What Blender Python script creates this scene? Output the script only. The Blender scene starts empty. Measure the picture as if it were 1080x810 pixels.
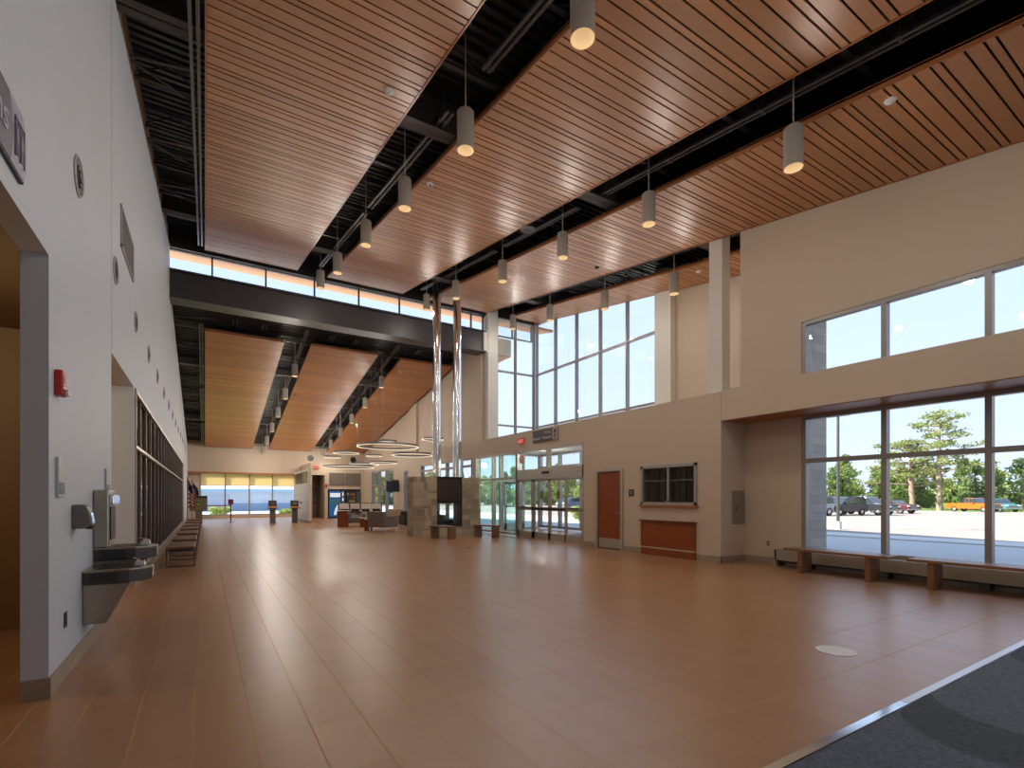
import bpy, bmesh, math, random
from mathutils import Vector, Matrix, Quaternion
R = random.Random(7)
PI = math.pi
sc = bpy.context.scene
COL = sc.collection

# ------------------------------------------------------------------ materials
MATS = {}
class NT:
    def __init__(s, name):
        s.m = bpy.data.materials.new(name); s.m.use_nodes = True
        s.t = s.m.node_tree; s.n = s.t.nodes; s.l = s.t.links
        s.b = s.n['Principled BSDF']; s.out = s.n['Material Output']
    def new(s, typ, **kw):
        x = s.n.new(typ)
        for k, v in kw.items():
            if k.startswith('i_'):
                key = k[2:]; key = int(key) if key.isdigit() else key.replace('_', ' ')
                x.inputs[key].default_value = v
            else: setattr(x, k, v)
        return x
    def link(s, a, b): s.l.new(a, b)
    def math(s, op, a, b=None, c=None):
        x = s.n.new('ShaderNodeMath'); x.operation = op
        for i, v in enumerate((a, b, c)):
            if v is None: continue
            if isinstance(v, (int, float)): x.inputs[i].default_value = v
            else: s.link(v, x.inputs[i])
        return x.outputs[0]
    def mix(s, fac, a, b):
        x = s.n.new('ShaderNodeMix'); x.data_type = 'RGBA'
        for i, v in ((0, fac), (6, a), (7, b)):
            if isinstance(v, (int, float)): x.inputs[i].default_value = v
            elif isinstance(v, tuple): x.inputs[i].default_value = (*v, 1)[:4]
            else: s.link(v, x.inputs[i])
        return x.outputs[2]
    def obj(s):
        return s.n.new('ShaderNodeTexCoord').outputs['Object']
def mat(name, col, rough=.6, metal=0., noise=0., nscale=4., stretch=(1, 1, 1), bump=0., emit=None, es=1., spec=None, island=0.):
    """plain material with optional mottling"""
    if name in MATS: return MATS[name]
    t = NT(name); b = t.b
    b.inputs['Base Color'].default_value = (*col, 1); b.inputs['Roughness'].default_value = rough
    b.inputs['Metallic'].default_value = metal
    if spec is not None: b.inputs['Specular IOR Level'].default_value = spec
    if noise or bump:
        mp = t.new('ShaderNodeMapping'); mp.inputs['Scale'].default_value = stretch
        t.link(t.obj(), mp.inputs['Vector'])
        nz = t.new('ShaderNodeTexNoise', i_Scale=nscale, i_Detail=5.)
        t.link(mp.outputs[0], nz.inputs['Vector'])
        if noise:
            f = nz.outputs['Fac']
            if island:
                g = t.new('ShaderNodeNewGeometry')
                f = t.math('ADD', t.math('MULTIPLY', f, 1 - island), t.math('MULTIPLY', g.outputs['Random Per Island'], island))
            c = t.mix(f, tuple(max(0, x * (1 - noise)) for x in col), tuple(min(1, x * (1 + noise)) for x in col))
            t.link(c, b.inputs['Base Color'])
        if bump:
            bp = t.new('ShaderNodeBump', i_Strength=bump, i_Distance=.02)
            t.link(nz.outputs['Fac'], bp.inputs['Height']); t.link(bp.outputs[0], b.inputs['Normal'])
    if emit:
        b.inputs['Emission Color'].default_value = (*emit, 1); b.inputs['Emission Strength'].default_value = es
    MATS[name] = t.m
    return t.m
def glass_mat(name, tint=(.96, .98, .98), refl=1.):
    t = NT(name); t.n.remove(t.b)
    tr = t.new('ShaderNodeBsdfTransparent'); tr.inputs[0].default_value = (*tint, 1)
    gl = t.new('ShaderNodeBsdfGlossy'); gl.inputs['Roughness'].default_value = .0
    gl.inputs[0].default_value = (refl, refl, refl, 1)
    lw = t.new('ShaderNodeLayerWeight', i_Blend=.5)
    fr = t.math('ADD', t.math('MULTIPLY', t.math('POWER', lw.outputs['Facing'], 4.), .75), .035)
    mx = t.new('ShaderNodeMixShader')
    t.link(fr, mx.inputs[0]); t.link(tr.outputs[0], mx.inputs[1]); t.link(gl.outputs[0], mx.inputs[2])
    t.link(mx.outputs[0], t.out.inputs[0]); MATS[name] = t.m
    return t.m
def floor_mat():
    t = NT('brown_floor_tile'); b = t.b
    sx = t.new('ShaderNodeSeparateXYZ'); t.link(t.obj(), sx.inputs[0])
    u = t.math('DIVIDE', t.math('ADD', sx.outputs[0], .06), .3135)
    v = t.math('DIVIDE', t.math('SUBTRACT', sx.outputs[1], 2.045), .6305)
    fu, fv = t.math('FRACT', u), t.math('FRACT', v)
    du = t.math('MULTIPLY', t.math('MINIMUM', fu, t.math('SUBTRACT', 1., fu)), .3135)
    dv = t.math('MULTIPLY', t.math('MINIMUM', fv, t.math('SUBTRACT', 1., fv)), .6305)
    j = t.math('LESS_THAN', t.math('MINIMUM', du, dv), .0042)
    cb = t.new('ShaderNodeCombineXYZ'); t.link(t.math('FLOOR', u), cb.inputs[0]); t.link(t.math('FLOOR', v), cb.inputs[1])
    wn = t.new('ShaderNodeTexWhiteNoise'); t.link(cb.outputs[0], wn.inputs['Vector'])
    mp = t.new('ShaderNodeMapping'); mp.inputs['Scale'].default_value = (4, 2.2, 1)
    ad = t.new('ShaderNodeVectorMath', operation='ADD'); t.link(t.obj(), ad.inputs[0])
    ml = t.new('ShaderNodeVectorMath', operation='SCALE', i_Scale=9.); t.link(wn.outputs['Color'], ml.inputs[0])
    t.link(ml.outputs[0], ad.inputs[1]); t.link(ad.outputs[0], mp.inputs[0])
    nz = t.new('ShaderNodeTexNoise', i_Scale=1.6, i_Detail=8., i_Roughness=.62, i_Distortion=.7); t.link(mp.outputs[0], nz.inputs['Vector'])
    f = t.math('ADD', t.math('MULTIPLY', wn.outputs['Value'], .30), t.math('MULTIPLY', nz.outputs['Fac'], .70))
    c = t.mix(f, FLOOR_A, FLOOR_B)
    c = t.mix(j, c, (.42, .28, .165))
    t.link(c, b.inputs['Base Color'])
    r = t.math('ADD', t.math('MULTIPLY', nz.outputs['Fac'], .12), .27)
    r = t.math('ADD', r, t.math('MULTIPLY', j, .4))
    t.link(r, b.inputs['Roughness'])
    nj = t.math('SUBTRACT', 1., j); t.link(t.math('MULTIPLY', nj, .8), b.inputs['Specular IOR Level']); t.link(t.math('MULTIPLY', nj, .22), b.inputs['Coat Weight'])
    b.inputs['Coat Roughness'].default_value = .30; b.inputs['Coat IOR'].default_value = 1.6
    bp = t.new('ShaderNodeBump', i_Strength=.15, i_Distance=.002); t.link(t.math('SUBTRACT', 1., j), bp.inputs['Height'])
    t.link(bp.outputs[0], b.inputs['Normal'])
    return t.m
def brick_mat(name, c1, c2, mortar, w, h, off=.5, axis='xz', sq=1.6):
    t = NT(name)
    sx = t.new('ShaderNodeSeparateXYZ'); t.link(t.obj(), sx.inputs[0])
    cb = t.new('ShaderNodeCombineXYZ')
    t.link(sx.outputs['XYZ'.index(axis[0].upper())], cb.inputs[0]); t.link(sx.outputs[2], cb.inputs[1])
    br = t.new('ShaderNodeTexBrick', offset=off, squash=sq, squash_frequency=2, offset_frequency=2)
    for k, v in (('Color1', c1), ('Color2', c2), ('Mortar', mortar)): br.inputs[k].default_value = (*v, 1)
    br.inputs['Scale'].default_value = 1.; br.inputs['Mortar Size'].default_value = .006
    br.inputs['Brick Width'].default_value = w; br.inputs['Row Height'].default_value = h
    t.link(cb.outputs[0], br.inputs['Vector'])
    nz = t.new('ShaderNodeTexNoise', i_Scale=22., i_Detail=6.); t.link(t.obj(), nz.inputs['Vector'])
    c = t.mix(t.math('MULTIPLY', nz.outputs['Fac'], .35), br.outputs['Color'], tuple(x * .55 for x in c1))
    t.link(c, t.b.inputs['Base Color']); t.b.inputs['Roughness'].default_value = .85
    bp = t.new('ShaderNodeBump', i_Strength=.5, i_Distance=.01); t.link(nz.outputs['Fac'], bp.inputs['Height']); t.link(bp.outputs[0], t.b.inputs['Normal'])
    MATS[name] = t.m
    return t.m
def shade_mat(name, col):
    t = NT(name); t.n.remove(t.b)
    d = t.new('ShaderNodeBsdfDiffuse'); d.inputs[0].default_value = (*col, 1)
    l = t.new('ShaderNodeBsdfTranslucent'); l.inputs[0].default_value = (*col, 1)
    mx = t.new('ShaderNodeMixShader'); mx.inputs[0].default_value = .55
    t.link(d.outputs[0], mx.inputs[1]); t.link(l.outputs[0], mx.inputs[2]); t.link(mx.outputs[0], t.out.inputs[0])
    MATS[name] = t.m
    return t.m
def leaf_mat(name, c1, c2):
    t = NT(name); t.n.remove(t.b)
    g = t.new('ShaderNodeNewGeometry')
    c = t.mix(g.outputs['Random Per Island'], c1, c2)
    d = t.new('ShaderNodeBsdfDiffuse'); l = t.new('ShaderNodeBsdfTranslucent')
    t.link(c, d.inputs[0]); t.link(c, l.inputs[0])
    mx = t.new('ShaderNodeMixShader'); mx.inputs[0].default_value = .4
    t.link(d.outputs[0], mx.inputs[1]); t.link(l.outputs[0], mx.inputs[2]); t.link(mx.outputs[0], t.out.inputs[0])
    MATS[name] = t.m
    return t.m

FLOOR_A, FLOOR_B = (.27, .135, .058), (.40, .208, .10)
M_floor = floor_mat()
M_white = mat('daylit_white_wall_paint', (.62, .70, .785), .55, noise=.03, nscale=1.5)  # neutral wall paint, bluish daylight cast put into its colour
M_tan = mat('beige_wall_paint', (.57, .475, .37), .6, noise=.03, nscale=1.5)
M_cream = mat('pale_column_paint', (.70, .68, .62), .5)
M_corr = mat('brown_corridor_paint', (.20, .115, .05), .6, noise=.06, nscale=2.)
M_base = mat('taupe_base_tile', (.34, .275, .20), .45, noise=.1, nscale=6.)
M_black = mat('black_deck_paint', (.022, .020, .021), .42)
M_joist = mat('dark_joist_paint', (.028, .026, .028), .5)
M_steel = mat('charcoal_steel_paint', (.050, .047, .052), .45, noise=.06)
M_girder = mat('grey_girder_paint', (.075, .066, .066), .5)
M_rail = mat('grey_channel_metal', (.14, .13, .135), .4, metal=.4)
M_wood = mat('cherry_plank', (.47, .205, .078), .40, spec=.8, noise=.26, nscale=2.2, stretch=(.5, 9, 9), island=.55)
M_edge = mat('cherry_edge', (.40, .15, .05), .4, noise=.1, nscale=3.)
M_soffit = mat('orange_wood_soffit', (.62, .29, .12), .5, noise=.15, nscale=3., stretch=(1, 12, 1))
M_door = mat('cherry_veneer', (.25, .062, .013), .35, noise=.25, nscale=3., stretch=(8, 8, .8))
M_bench = mat('walnut_plank', (.22, .10, .045), .38, noise=.4, nscale=4., stretch=(6, 1.2, 6))
M_alu = mat('clear_anodised_frame', (.50, .47, .43), .35, metal=.55)
M_frame = mat('silver_window_frame', (.30, .275, .26), .4, metal=.35)
M_bronze = mat('dark_bronze_frame', (.045, .036, .034), .4, metal=.3)
M_stain = mat('brushed_steel', (.42, .38, .31), .3, metal=1., noise=.08, nscale=30, stretch=(1, 1, 12))
M_chrome = mat('polished_chrome', (.80, .82, .84), .12, metal=1.)
M_darkst = mat('dark_graphite', (.085, .08, .075), .4, metal=.4)
M_blackp = mat('black_plastic', (.02, .02, .022), .4)
M_greyp = mat('grey_plastic', (.16, .15, .15), .4)
M_whitep = mat('white_plastic', (.75, .75, .73), .4)
M_pend = mat('taupe_lamp_enamel', (.47, .44, .39), .45)
M_refl = mat('lamp_reflector', (.010, .007, .004), 1., spec=0., emit=(1., .62, .30), es=.5)
M_bulb = mat('lamp_glow', (.010, .007, .004), 1., spec=0., emit=(1., .72, .40), es=1.)
M_led = mat('ring_glow', (1, .95, .85), .5, emit=(1., .82, .60), es=1.25)
M_ringal = mat('ring_metal', (.30, .29, .30), .35, metal=.7)
M_glass = glass_mat('clear_window_glass')
M_glass2 = glass_mat('green_tinted_glass', (.88, .97, .95))
M_darkglass = glass_mat('dark_tinted_glass', (.82, .80, .77)); M_finglass = glass_mat('office_strip_glass', (.95, .94, .92), .35)
M_red = mat('red_enamel', (.50, .02, .02), .4)
M_exit = mat('exit_letters_glow', (.9, .05, .04), .5, emit=(1., .30, .26), es=.8)
M_conc = mat('pale_concrete', (.52, .52, .52), .85, noise=.1, nscale=1.2)
M_asph = mat('parking_asphalt', (.30, .255, .235), .9, noise=.12, nscale=.6)
M_grass = mat('lawn', (.23, .34, .06), .9, noise=.4, nscale=2.5)
M_gravel = mat('white_gravel', (.52, .52, .53), .9, noise=.6, nscale=60, bump=.6)
M_stone = brick_mat('grey_veneer_stone', (.42, .40, .37), (.55, .52, .48), (.30, .29, .27), .55, .21, axis='xz')
M_fire = brick_mat('tan_veneer_stone', (.27, .20, .13), (.54, .46, .35), (.62, .56, .46), .40, .18, off=.35, axis='xz', sq=.6)
M_firemet = mat('dark_brown_metal', (.035, .016, .012), .45, noise=.1)
M_shade = shade_mat('cream_roller_shade', (.90, .78, .52))
M_carpet = mat('charcoal_carpet', (.050, .064, .090), .95, noise=.7, nscale=35, bump=.6)
M_carpet2 = mat('slate_carpet', (.085, .110, .155), .95, noise=.7, nscale=35, bump=.6)
M_leafA = leaf_mat('pine_needles', (.16, .21, .06), (.33, .37, .15))
M_leafB = leaf_mat('yellow_green_leaves', (.25, .32, .07), (.42, .46, .19))
M_leafC = leaf_mat('deep_green_leaves', (.10, .17, .05), (.22, .29, .11))
M_bark = mat('grey_bark', (.28, .21, .16), .9, noise=.3, nscale=8, bump=.5)
M_fabric = mat('taupe_upholstery', (.22, .18, .16), .9, noise=.1, nscale=60)
M_fabric2 = mat('dark_brown_upholstery', (.06, .045, .04), .8)
M_beige = mat('beige_upholstery', (.55, .46, .36), .9)

# ------------------------------------------------------------------ mesh builder
class MB:
    def __init__(s): s.v = []; s.f = []
    def add(s, vs, fs, M=None):
        o = len(s.v)
        s.v += [tuple(M @ Vector(p)) if M is not None else tuple(p) for p in vs]
        s.f += [tuple(i + o for i in f) for f in fs]
        return s
    def box(s, x0, x1, y0, y1, z0, z1, M=None):
        vs = [(x, y, z) for z in (z0, z1) for y in (y0, y1) for x in (x0, x1)]
        return s.add(vs, [(0, 2, 3, 1), (4, 5, 7, 6), (0, 1, 5, 4), (2, 6, 7, 3), (0, 4, 6, 2), (1, 3, 7, 5)], M)
    def prism(s, pts, a0, a1, axis='x', M=None):
        """polygon pts in the two other axes, extruded along axis from a0 to a1"""
        n = len(pts)
        def P(p, a): return {'x': (a, p[0], p[1]), 'y': (p[0], a, p[1]), 'z': (p[0], p[1], a)}[axis]
        vs = [P(p, a0) for p in pts] + [P(p, a1) for p in pts]
        fs = [tuple(range(n)), tuple(range(2 * n - 1, n - 1, -1))] + [(i, i + n, (i + 1) % n + n, (i + 1) % n) for i in range(n)]
        return s.add(vs, fs, M)
    def cyl(s, p0, p1, r0, r1=None, n=16, cap=True):
        p0, p1 = Vector(p0), Vector(p1); r1 = r0 if r1 is None else r1
        d = (p1 - p0).normalized(); q = d.to_track_quat('Z', 'Y')
        ring = lambda p, r: [tuple(p + q @ Vector((r * math.cos(2 * PI * i / n), r * math.sin(2 * PI * i / n), 0))) for i in range(n)]
        fs = [(i, (i + 1) % n, (i + 1) % n + n, i + n) for i in range(n)]
        if cap: fs += [tuple(range(n - 1, -1, -1)), tuple(range(n, 2 * n))]
        return s.add(ring(p0, r0) + ring(p1, r1), fs)
    def lathe(s, prof, n=24, M=None, closed=False):
        vs = []; m = len(prof)
        for i in range(n):
            a = 2 * PI * i / n
            vs += [(r * math.cos(a), r * math.sin(a), z) for r, z in prof]
        fs = []
        for i in range(n):
            for j in range(m if closed else m - 1):
                a, b = i * m + j, i * m + (j + 1) % m
                c, d = ((i + 1) % n) * m + (j + 1) % m, ((i + 1) % n) * m + j
                fs.append((a, d, c, b))
        return s.add(vs, fs, M)
    def tube(s, path, r, n=8):
        for a, b in zip(path, path[1:]): s.cyl(a, b, r, n=n)
        return s
    def ell(s, c, rx, ry, rz, n=12, m=8):
        vs = []; fs = []
        for j in range(m + 1):
            t = PI * j / m
            vs += [(c[0] + rx * math.sin(t) * math.cos(2 * PI * i / n), c[1] + ry * math.sin(t) * math.sin(2 * PI * i / n), c[2] + rz * math.cos(t)) for i in range(n)]
        for j in range(m):
            for i in range(n): fs.append((j * n + i, j * n + (i + 1) % n, (j + 1) * n + (i + 1) % n, (j + 1) * n + i)[::-1])
        return s.add(vs, fs)
    def build(s, name, m, parent=None, bevel=0., smooth=False, loc=None):
        me = bpy.data.meshes.new(name); me.from_pydata(s.v, [], s.f)
        bm = bmesh.new(); bm.from_mesh(me); bmesh.ops.recalc_face_normals(bm, faces=bm.faces); bm.to_mesh(me); bm.free()
        me.materials.append(m)
        o = bpy.data.objects.new(name, me); COL.objects.link(o)
        if loc: o.location = loc
        if parent: o.parent = parent
        if smooth:
            for p in me.polygons: p.use_smooth = True
            md = o.modifiers.new('es', 'EDGE_SPLIT'); md.split_angle = .7
        if bevel:
            md = o.modifiers.new('bv', 'BEVEL'); md.width = bevel; md.segments = 2; md.limit_method = 'ANGLE'
        return o
def tag(o, label, cat, group=None, kind=None):
    o['label'] = label; o['category'] = cat
    if group: o['group'] = group
    if kind: o['kind'] = kind
    return o
def thing(name, label, cat, loc=(0, 0, 0), rz=0., group=None, kind=None):
    o = bpy.data.objects.new(name, None); COL.objects.link(o)
    o.location = loc; o.rotation_euler = (0, 0, rz); o.empty_display_size = .1
    return tag(o, label, cat, group, kind)
def struct(mb, name, m, label, cat, parent=None, **k):
    o = mb.build(name, m, parent, **k)
    if parent is None: tag(o, label, cat, kind='structure')
    return o
def kids(o): return [c for c in bpy.data.objects if c.parent == o]
def dup(root, loc, rz=None, label=None, group=None, scale=None):
    r = root.copy(); COL.objects.link(r); r.location = loc
    if rz is not None: r.rotation_euler = (0, 0, rz)
    if scale: r.scale = (scale,) * 3
    if label: r['label'] = label
    if group: r['group'] = group
    for ch in kids(root):
        c = ch.copy(); COL.objects.link(c); c.parent = r
        for g in kids(ch):
            d = g.copy(); COL.objects.link(d); d.parent = c
    return r
def text(body, name, m, parent, pos, right, up, size, align='LEFT', depth=.002):
    cu = bpy.data.curves.new('t', 'FONT'); cu.body = body; cu.size = size; cu.align_x = align; cu.extrude = depth
    o = bpy.data.objects.new('t', cu); COL.objects.link(o)
    dg = bpy.context.evaluated_depsgraph_get(); dg.update()
    me = bpy.data.meshes.new_from_object(o.evaluated_get(dg)); bpy.data.objects.remove(o)
    r, u = Vector(right).normalized(), Vector(up).normalized(); n = r.cross(u)
    Mx = Matrix.Translation(pos) @ Matrix((r, u, n)).transposed().to_4x4()
    me.transform(Mx); me.materials.clear(); me.materials.append(m); me.name = name
    t = bpy.data.objects.new(name, me); COL.objects.link(t); t.parent = parent
    return t

# ------------------------------------------------------------------ room geometry constants
XL, XR, XB, XO = -.95, 9.5, 10.35, 13.0      # left wall, front face of low right wall, upper right wall, outer glazing
YB, YF = -7., 38.5
YC = 19.2                                     # clerestory beam
zn = lambda y: 6.36 + .16 * y                 # near ceiling panels
zf = lambda y: 7.7 - .183 * (y - 22)          # far ceiling panels
LEDGE = 3.72

# floor
struct(MB().box(-6, 13.2, YB, 38.7, -.12, 0), 'floor', M_floor, 'brown rectangular floor tiles laid in straight rows through the hall', 'floor')
# left wall
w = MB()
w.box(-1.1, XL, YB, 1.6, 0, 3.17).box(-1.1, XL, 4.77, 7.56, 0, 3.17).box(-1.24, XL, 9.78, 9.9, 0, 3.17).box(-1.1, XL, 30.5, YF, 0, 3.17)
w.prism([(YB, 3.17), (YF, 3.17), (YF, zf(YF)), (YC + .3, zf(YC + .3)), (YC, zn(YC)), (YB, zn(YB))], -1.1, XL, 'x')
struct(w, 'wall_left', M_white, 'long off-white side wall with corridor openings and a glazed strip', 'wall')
w = MB().prism([(YB, zn(YB)), (YC - .05, zn(YC - .05)), (YC - .05, zn(YC) + .64), (YB, zn(YB) + .70)], -1.3, -.985, 'x').prism([(YC + .3, zf(YC + .3)), (YF, zf(YF)), (YF, zf(YF) + .42), (YC + .3, zf(YC + .3) + .42)], -1.3, -.985, 'x')
struct(w, 'trim_43', M_tan, 'beige wall-top strip between the off-white side wall and the roof deck', 'trim')
b = MB()
for y0, y1 in ((YB, 1.6), (4.765, 7.565), (9.775, 30.5), (30.5, YF)): b.box(XL - .002, XL + .012, y0, y1, 0, .146)
b.box(-1.1, XL + .012, 4.758, 4.77, 0, .146).box(-1.24, XL + .012, 9.768, 9.78, 0, .146)
struct(b, 'baseboard_left', M_base, 'taupe tile base along the off-white side wall', 'baseboard')
# corridors behind the left wall
c = MB()
c.box(-4.2, -1.1, 7.45, 7.56, 0, 3.3).box(-4.3, -4.2, 1.4, 7.5, 0, 3.3).box(-4.2, -1.1, 1.4, 1.5, 0, 3.3).box(-4.3, -1.1, 1.4, 7.5, 3.27, 3.4)
struct(c, 'wall_corridor', M_corr, 'brown painted corridor beyond the first opening in the side wall', 'wall')
c = MB()
c.box(-6, -1.24, 9.79, 9.9, 0, 3.2).box(-6, -1.1, 7.56, 7.6, 0, 3.2).box(-6.1, -6, 7.5, 9.9, 0, 3.2).box(-6, -1.1, 7.5, 9.9, 3.16, 3.3)
struct(c, 'wall_passage', M_tan, 'beige painted passage beyond the second opening in the side wall', 'wall')
M_room = mat('office_paint', (.40, .35, .31), .8)
c = MB()
c.box(-4.1, -4, 9.9, 30.6, 0, 3.4).box(-4, -1.1, 30.5, 30.6, 0, 3.4).box(-4, -1.1, 9.9, 30.6, 3.2, 3.3)
struct(c, 'wall_office', M_room, 'dim office walls behind the dark glazed strip', 'wall')

def storefront(name, label, ax, const, stops, zs, mframe, mglass, fw=.06, fd=.11, skip=(), jog=0, extra=None):
    """window with frame bars at stops (along axis ax) and heights zs; the pane fills it"""
    t = thing(name, label, 'window', kind='structure')
    f = MB(); a0, a1, z0, z1 = stops[0], stops[-1], zs[0], zs[-1]
    lo, hi = min(a0, a1), max(a0, a1)
    def bx(p0, p1, q0, q1, d=fd):
        if ax == 'y': f.box(const - d / 2, const + d / 2, p0, p1, q0, q1)
        else: f.box(p0, p1, const - d / 2, const + d / 2, q0, q1)
    for s_ in stops: bx(s_ - fw / 2, s_ + fw / 2, z0, z1)
    for k, z in enumerate(zs): bx(lo, hi, z - fw / 2, z + fw / 2, fd * .96)
    f.build('frame', mframe, t)
    p = MB()
    ss = sorted(stops)
    for s0, s1 in zip(ss, ss[1:]):
        for q0, q1 in zip(zs, zs[1:]):
            if ax == 'y': p.box(const - .005, const + .005, s0 + fw / 2, s1 - fw / 2, q0 + fw / 2, q1 - fw / 2)
            else: p.box(s0 + fw / 2, s1 - fw / 2, const - .005, const + .005, q0 + fw / 2, q1 - fw / 2)
    p.build('pane', mglass, t)
    return t
# glazed office strip in the left wall
for i, y in enumerate((12.5, 17., 22., 27.)):  # office lamps added to brighten the room seen through the glass
    t = thing('added_ceiling_lamp', 'added round ceiling lamp of the office behind the glazed strip, ' + ['nearest the fountain', 'second from the fountain', 'third from the fountain', 'nearest the flags'][i], 'lamp', (-2.6, y, 3.198))
    MB().lathe([(.0001, -.03), (.15, -.03), (.16, 0)], 24).build('diffuser', M_led, t); MB().lathe([(.16, -.035), (.18, -.035), (.18, 0)], 24).build('rim', M_ringal, t)
    l = bpy.data.lights.new('office_fill', 'POINT'); l.energy = 45.; l.color = (1., .82, .62); l.shadow_soft_size = .12
    o = bpy.data.objects.new('office_fill', l); COL.objects.link(o); o.location = (-2.6, y, 3.03)
t = storefront('window_1', 'long strip of dark glazing between bronze uprights in the side wall', 'y', -1.0, [9.93 + 1.0 * i for i in range(21)] + [30.47], [.17, 2.25, 3.13], mat('taupe_bronze_fin', (.17, .14, .135), .35, metal=.2), M_finglass, fw=.055, fd=.08)
f = MB().box(-.985, -.925, 9.87, 9.93, .15, 3.17).box(-.985, -.925, 9.9, 30.5, 3.1, 3.17).box(-.985, -.925, 9.9, 30.5, 2.215, 2.265).box(-.985, -.925, 30.44, 30.5, .15, 3.17).box(-1.09, -.95, 9.9, 30.5, .1, .2)
f.build('casing', M_alu, t)
bl = MB()
for i in range(20):
    bl.box(-1.03, -1.02, 9.93 + i + .40, 9.93 + i + .96, .2, 3.1)
bl.build('blind', mat('taupe_stripe_panel', (.66, .58, .50), .8), t)  # taupe panels added behind the glass to give it lighter stripes

# ---- right side lower wall with openings (X 9.5 .. 9.72)
x1 = 9.72
w = MB()
w.box(XR, x1, 11.34, 24.36, 3.06, LEDGE)                      # over the glazing
w.box(XR, x1, 10.82, 11.34, 0, LEDGE)
w.box(XR, x1, 9.72, 10.82, 2.2, LEDGE)                        # over the door
w.box(XR, x1, 9.08, 9.72, 0, LEDGE)
w.box(XR, x1, 7.38, 9.08, 0, 1.22).box(XR, x1, 7.38, 9.08, 2.22, LEDGE)
w.box(XR, XB, 6.77, 7.0, 0, LEDGE).box(XR, x1, 7.0, 7.38, 0, LEDGE)
w.box(XR, x1, 24.36, 26.2, 0, LEDGE).box(XR, x1, 26.2, 26.9, 2.9, LEDGE).box(XR, x1, 26.9, 28.7, 0, LEDGE).box(XR, x1, 28.7, 33.2, 3.12, LEDGE).box(XR, x1, 33.2, YF, 0, LEDGE)
w.box(x1, 10.5, 19.05, YF, LEDGE - .2, LEDGE - .002)                  # ledge
w.box(XR, XR + .25, 18.25, 18.6, 0, 3.06)                     # pier beside the vestibule
struct(w, 'wall_right', M_tan, 'low beige wall holding the entrance doors, ticket window and wood door', 'wall')
# vestibule roof
struct(MB().box(XR + .22, 13.25, 6.95, 19.0, 3.34, LEDGE - .005), 'ceiling_vestibule', mat('bright_ceiling_paint', (.84, .83, .78), .6), 'pale flat ceiling over the glazed entrance vestibule', 'ceiling')
# band and upper wall near
w = MB()
w.prism([(XR, 3.09), (XR + .01, 3.09), (XR + .01, 3.12), (XB + .2, 3.12), (XB + .2, 3.74), (XR, 3.74)], YB, 6.765, 'y')
struct(w, 'trim_1', M_tan, 'deep beige band projecting above the low bench windows', 'trim')
s_ = MB()
for i in range(8): s_.box(XR + .012 + i * .104, XR + .108 + i * .104, YB, 6.76, 3.076, 3.12)
struct(s_, 'trim_2', M_edge, 'cherry wood soffit boards under the beige band', 'trim')
w = MB()
ztop = lambda y: zn(y) + .85
w.prism([(5.52, 0), (6.88, 0), (6.88, ztop(6.88)), (5.52, ztop(5.52))], XB, XB + .2, 'x')
w.prism([(YB, 5.0), (5.52, 5.0), (5.52, ztop(5.52)), (YB, ztop(YB))], XB, XB + .2, 'x')
w.box(XB, XB + .2, YB, 5.52, 0, .34)
struct(w, 'wall_right_upper', M_tan, 'tall beige wall above the band and around the bench windows', 'wall')
ys = [5.48 - 1.4 * i for i in range(9)]
storefront('window_2', 'upper row of large panes above the beige band', 'y', XB + .08, ys, [3.76, 4.97], M_frame, M_glass, fw=.085, fd=.14)
storefront('window_3', 'lower row of tall two-light panes behind the plank benches', 'y', XB + .08, ys, [.37, 2.17, 3.05], M_frame, M_glass, fw=.085, fd=.14)
# far upper right wall
w = MB()
w.prism([(19.35, LEDGE), (YF, LEDGE), (YF, zf(YF) + .45), (19.35, zf(19.35) + .45)], XB, XB + .2, 'x')
w.box(XB - .13, XB + .05, 26.9, 27.9, LEDGE, 6.75)
struct(w, 'wall_right_rear', M_tan, 'set-back beige wall with pilasters above the ledge beyond the entrance', 'wall')
# bay outer wall, pilaster, columns
w = MB()
w.prism([(6.9, LEDGE), (10.95, LEDGE), (10.95, ztop(10.95)), (6.9, ztop(6.9))], XO, XO + .2, 'x')
w.box(XB + .2, XO + .2, 6.7, 6.9, LEDGE - .1, ztop(6.9))
w.prism([(11.6, 9.0), (19.2, 9.4), (19.2, ztop(19.2)), (11.6, ztop(11.6))], XO + .05, XO + .2, 'x')
struct(w, 'wall_bay', M_tan, 'beige wall inside the tall entrance bay beside its glazing', 'wall')
w = MB().box(XO - .22, XO + .1, 10.95, 11.62, LEDGE, ztop(11))
struct(w, 'trim_3', M_cream, 'pale pilaster at the end of the tall bay glazing', 'trim')
w = MB().box(10.38, 10.68, 7.37, 7.72, LEDGE, ztop(7.4))
struct(w, 'trim_4', M_cream, 'square cream column standing on the ledge above the corner', 'trim')
w = MB().box(10.5, 10.98, 18.95, 19.35, LEDGE, zn(19) + .3).box(10.3, 10.5, 18.98, 19.3, 7.74, 8.7)
struct(w, 'trim_5', M_cream, 'white column at the end of the dark clerestory beam', 'trim')
# exterior of the bay: stone return, low stone base
struct(MB().box(XB + .22, 13.35, 6.5, 6.7, -.3, ztop(6.7)), 'wall_stone', M_stone, 'grey stone veneer return outside beside the bench windows', 'wall')
ybay = [11.65 + 1.44 * i for i in range(6)]
storefront('window_4', 'tall bay glazing facing the hall high above the entrance', 'y', XO, ybay, [LEDGE + .02, 4.62, 7.02, 9.35], M_frame, M_glass, fw=.07, fd=.14)
storefront('window_5', 'narrow return glazing of the tall bay beside the white column', 'x', 19.05, [10.98, 11.95, 12.95], [LEDGE + .02, 4.62, 7.02, 9.35], M_frame, M_glass, fw=.07, fd=.14)
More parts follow.
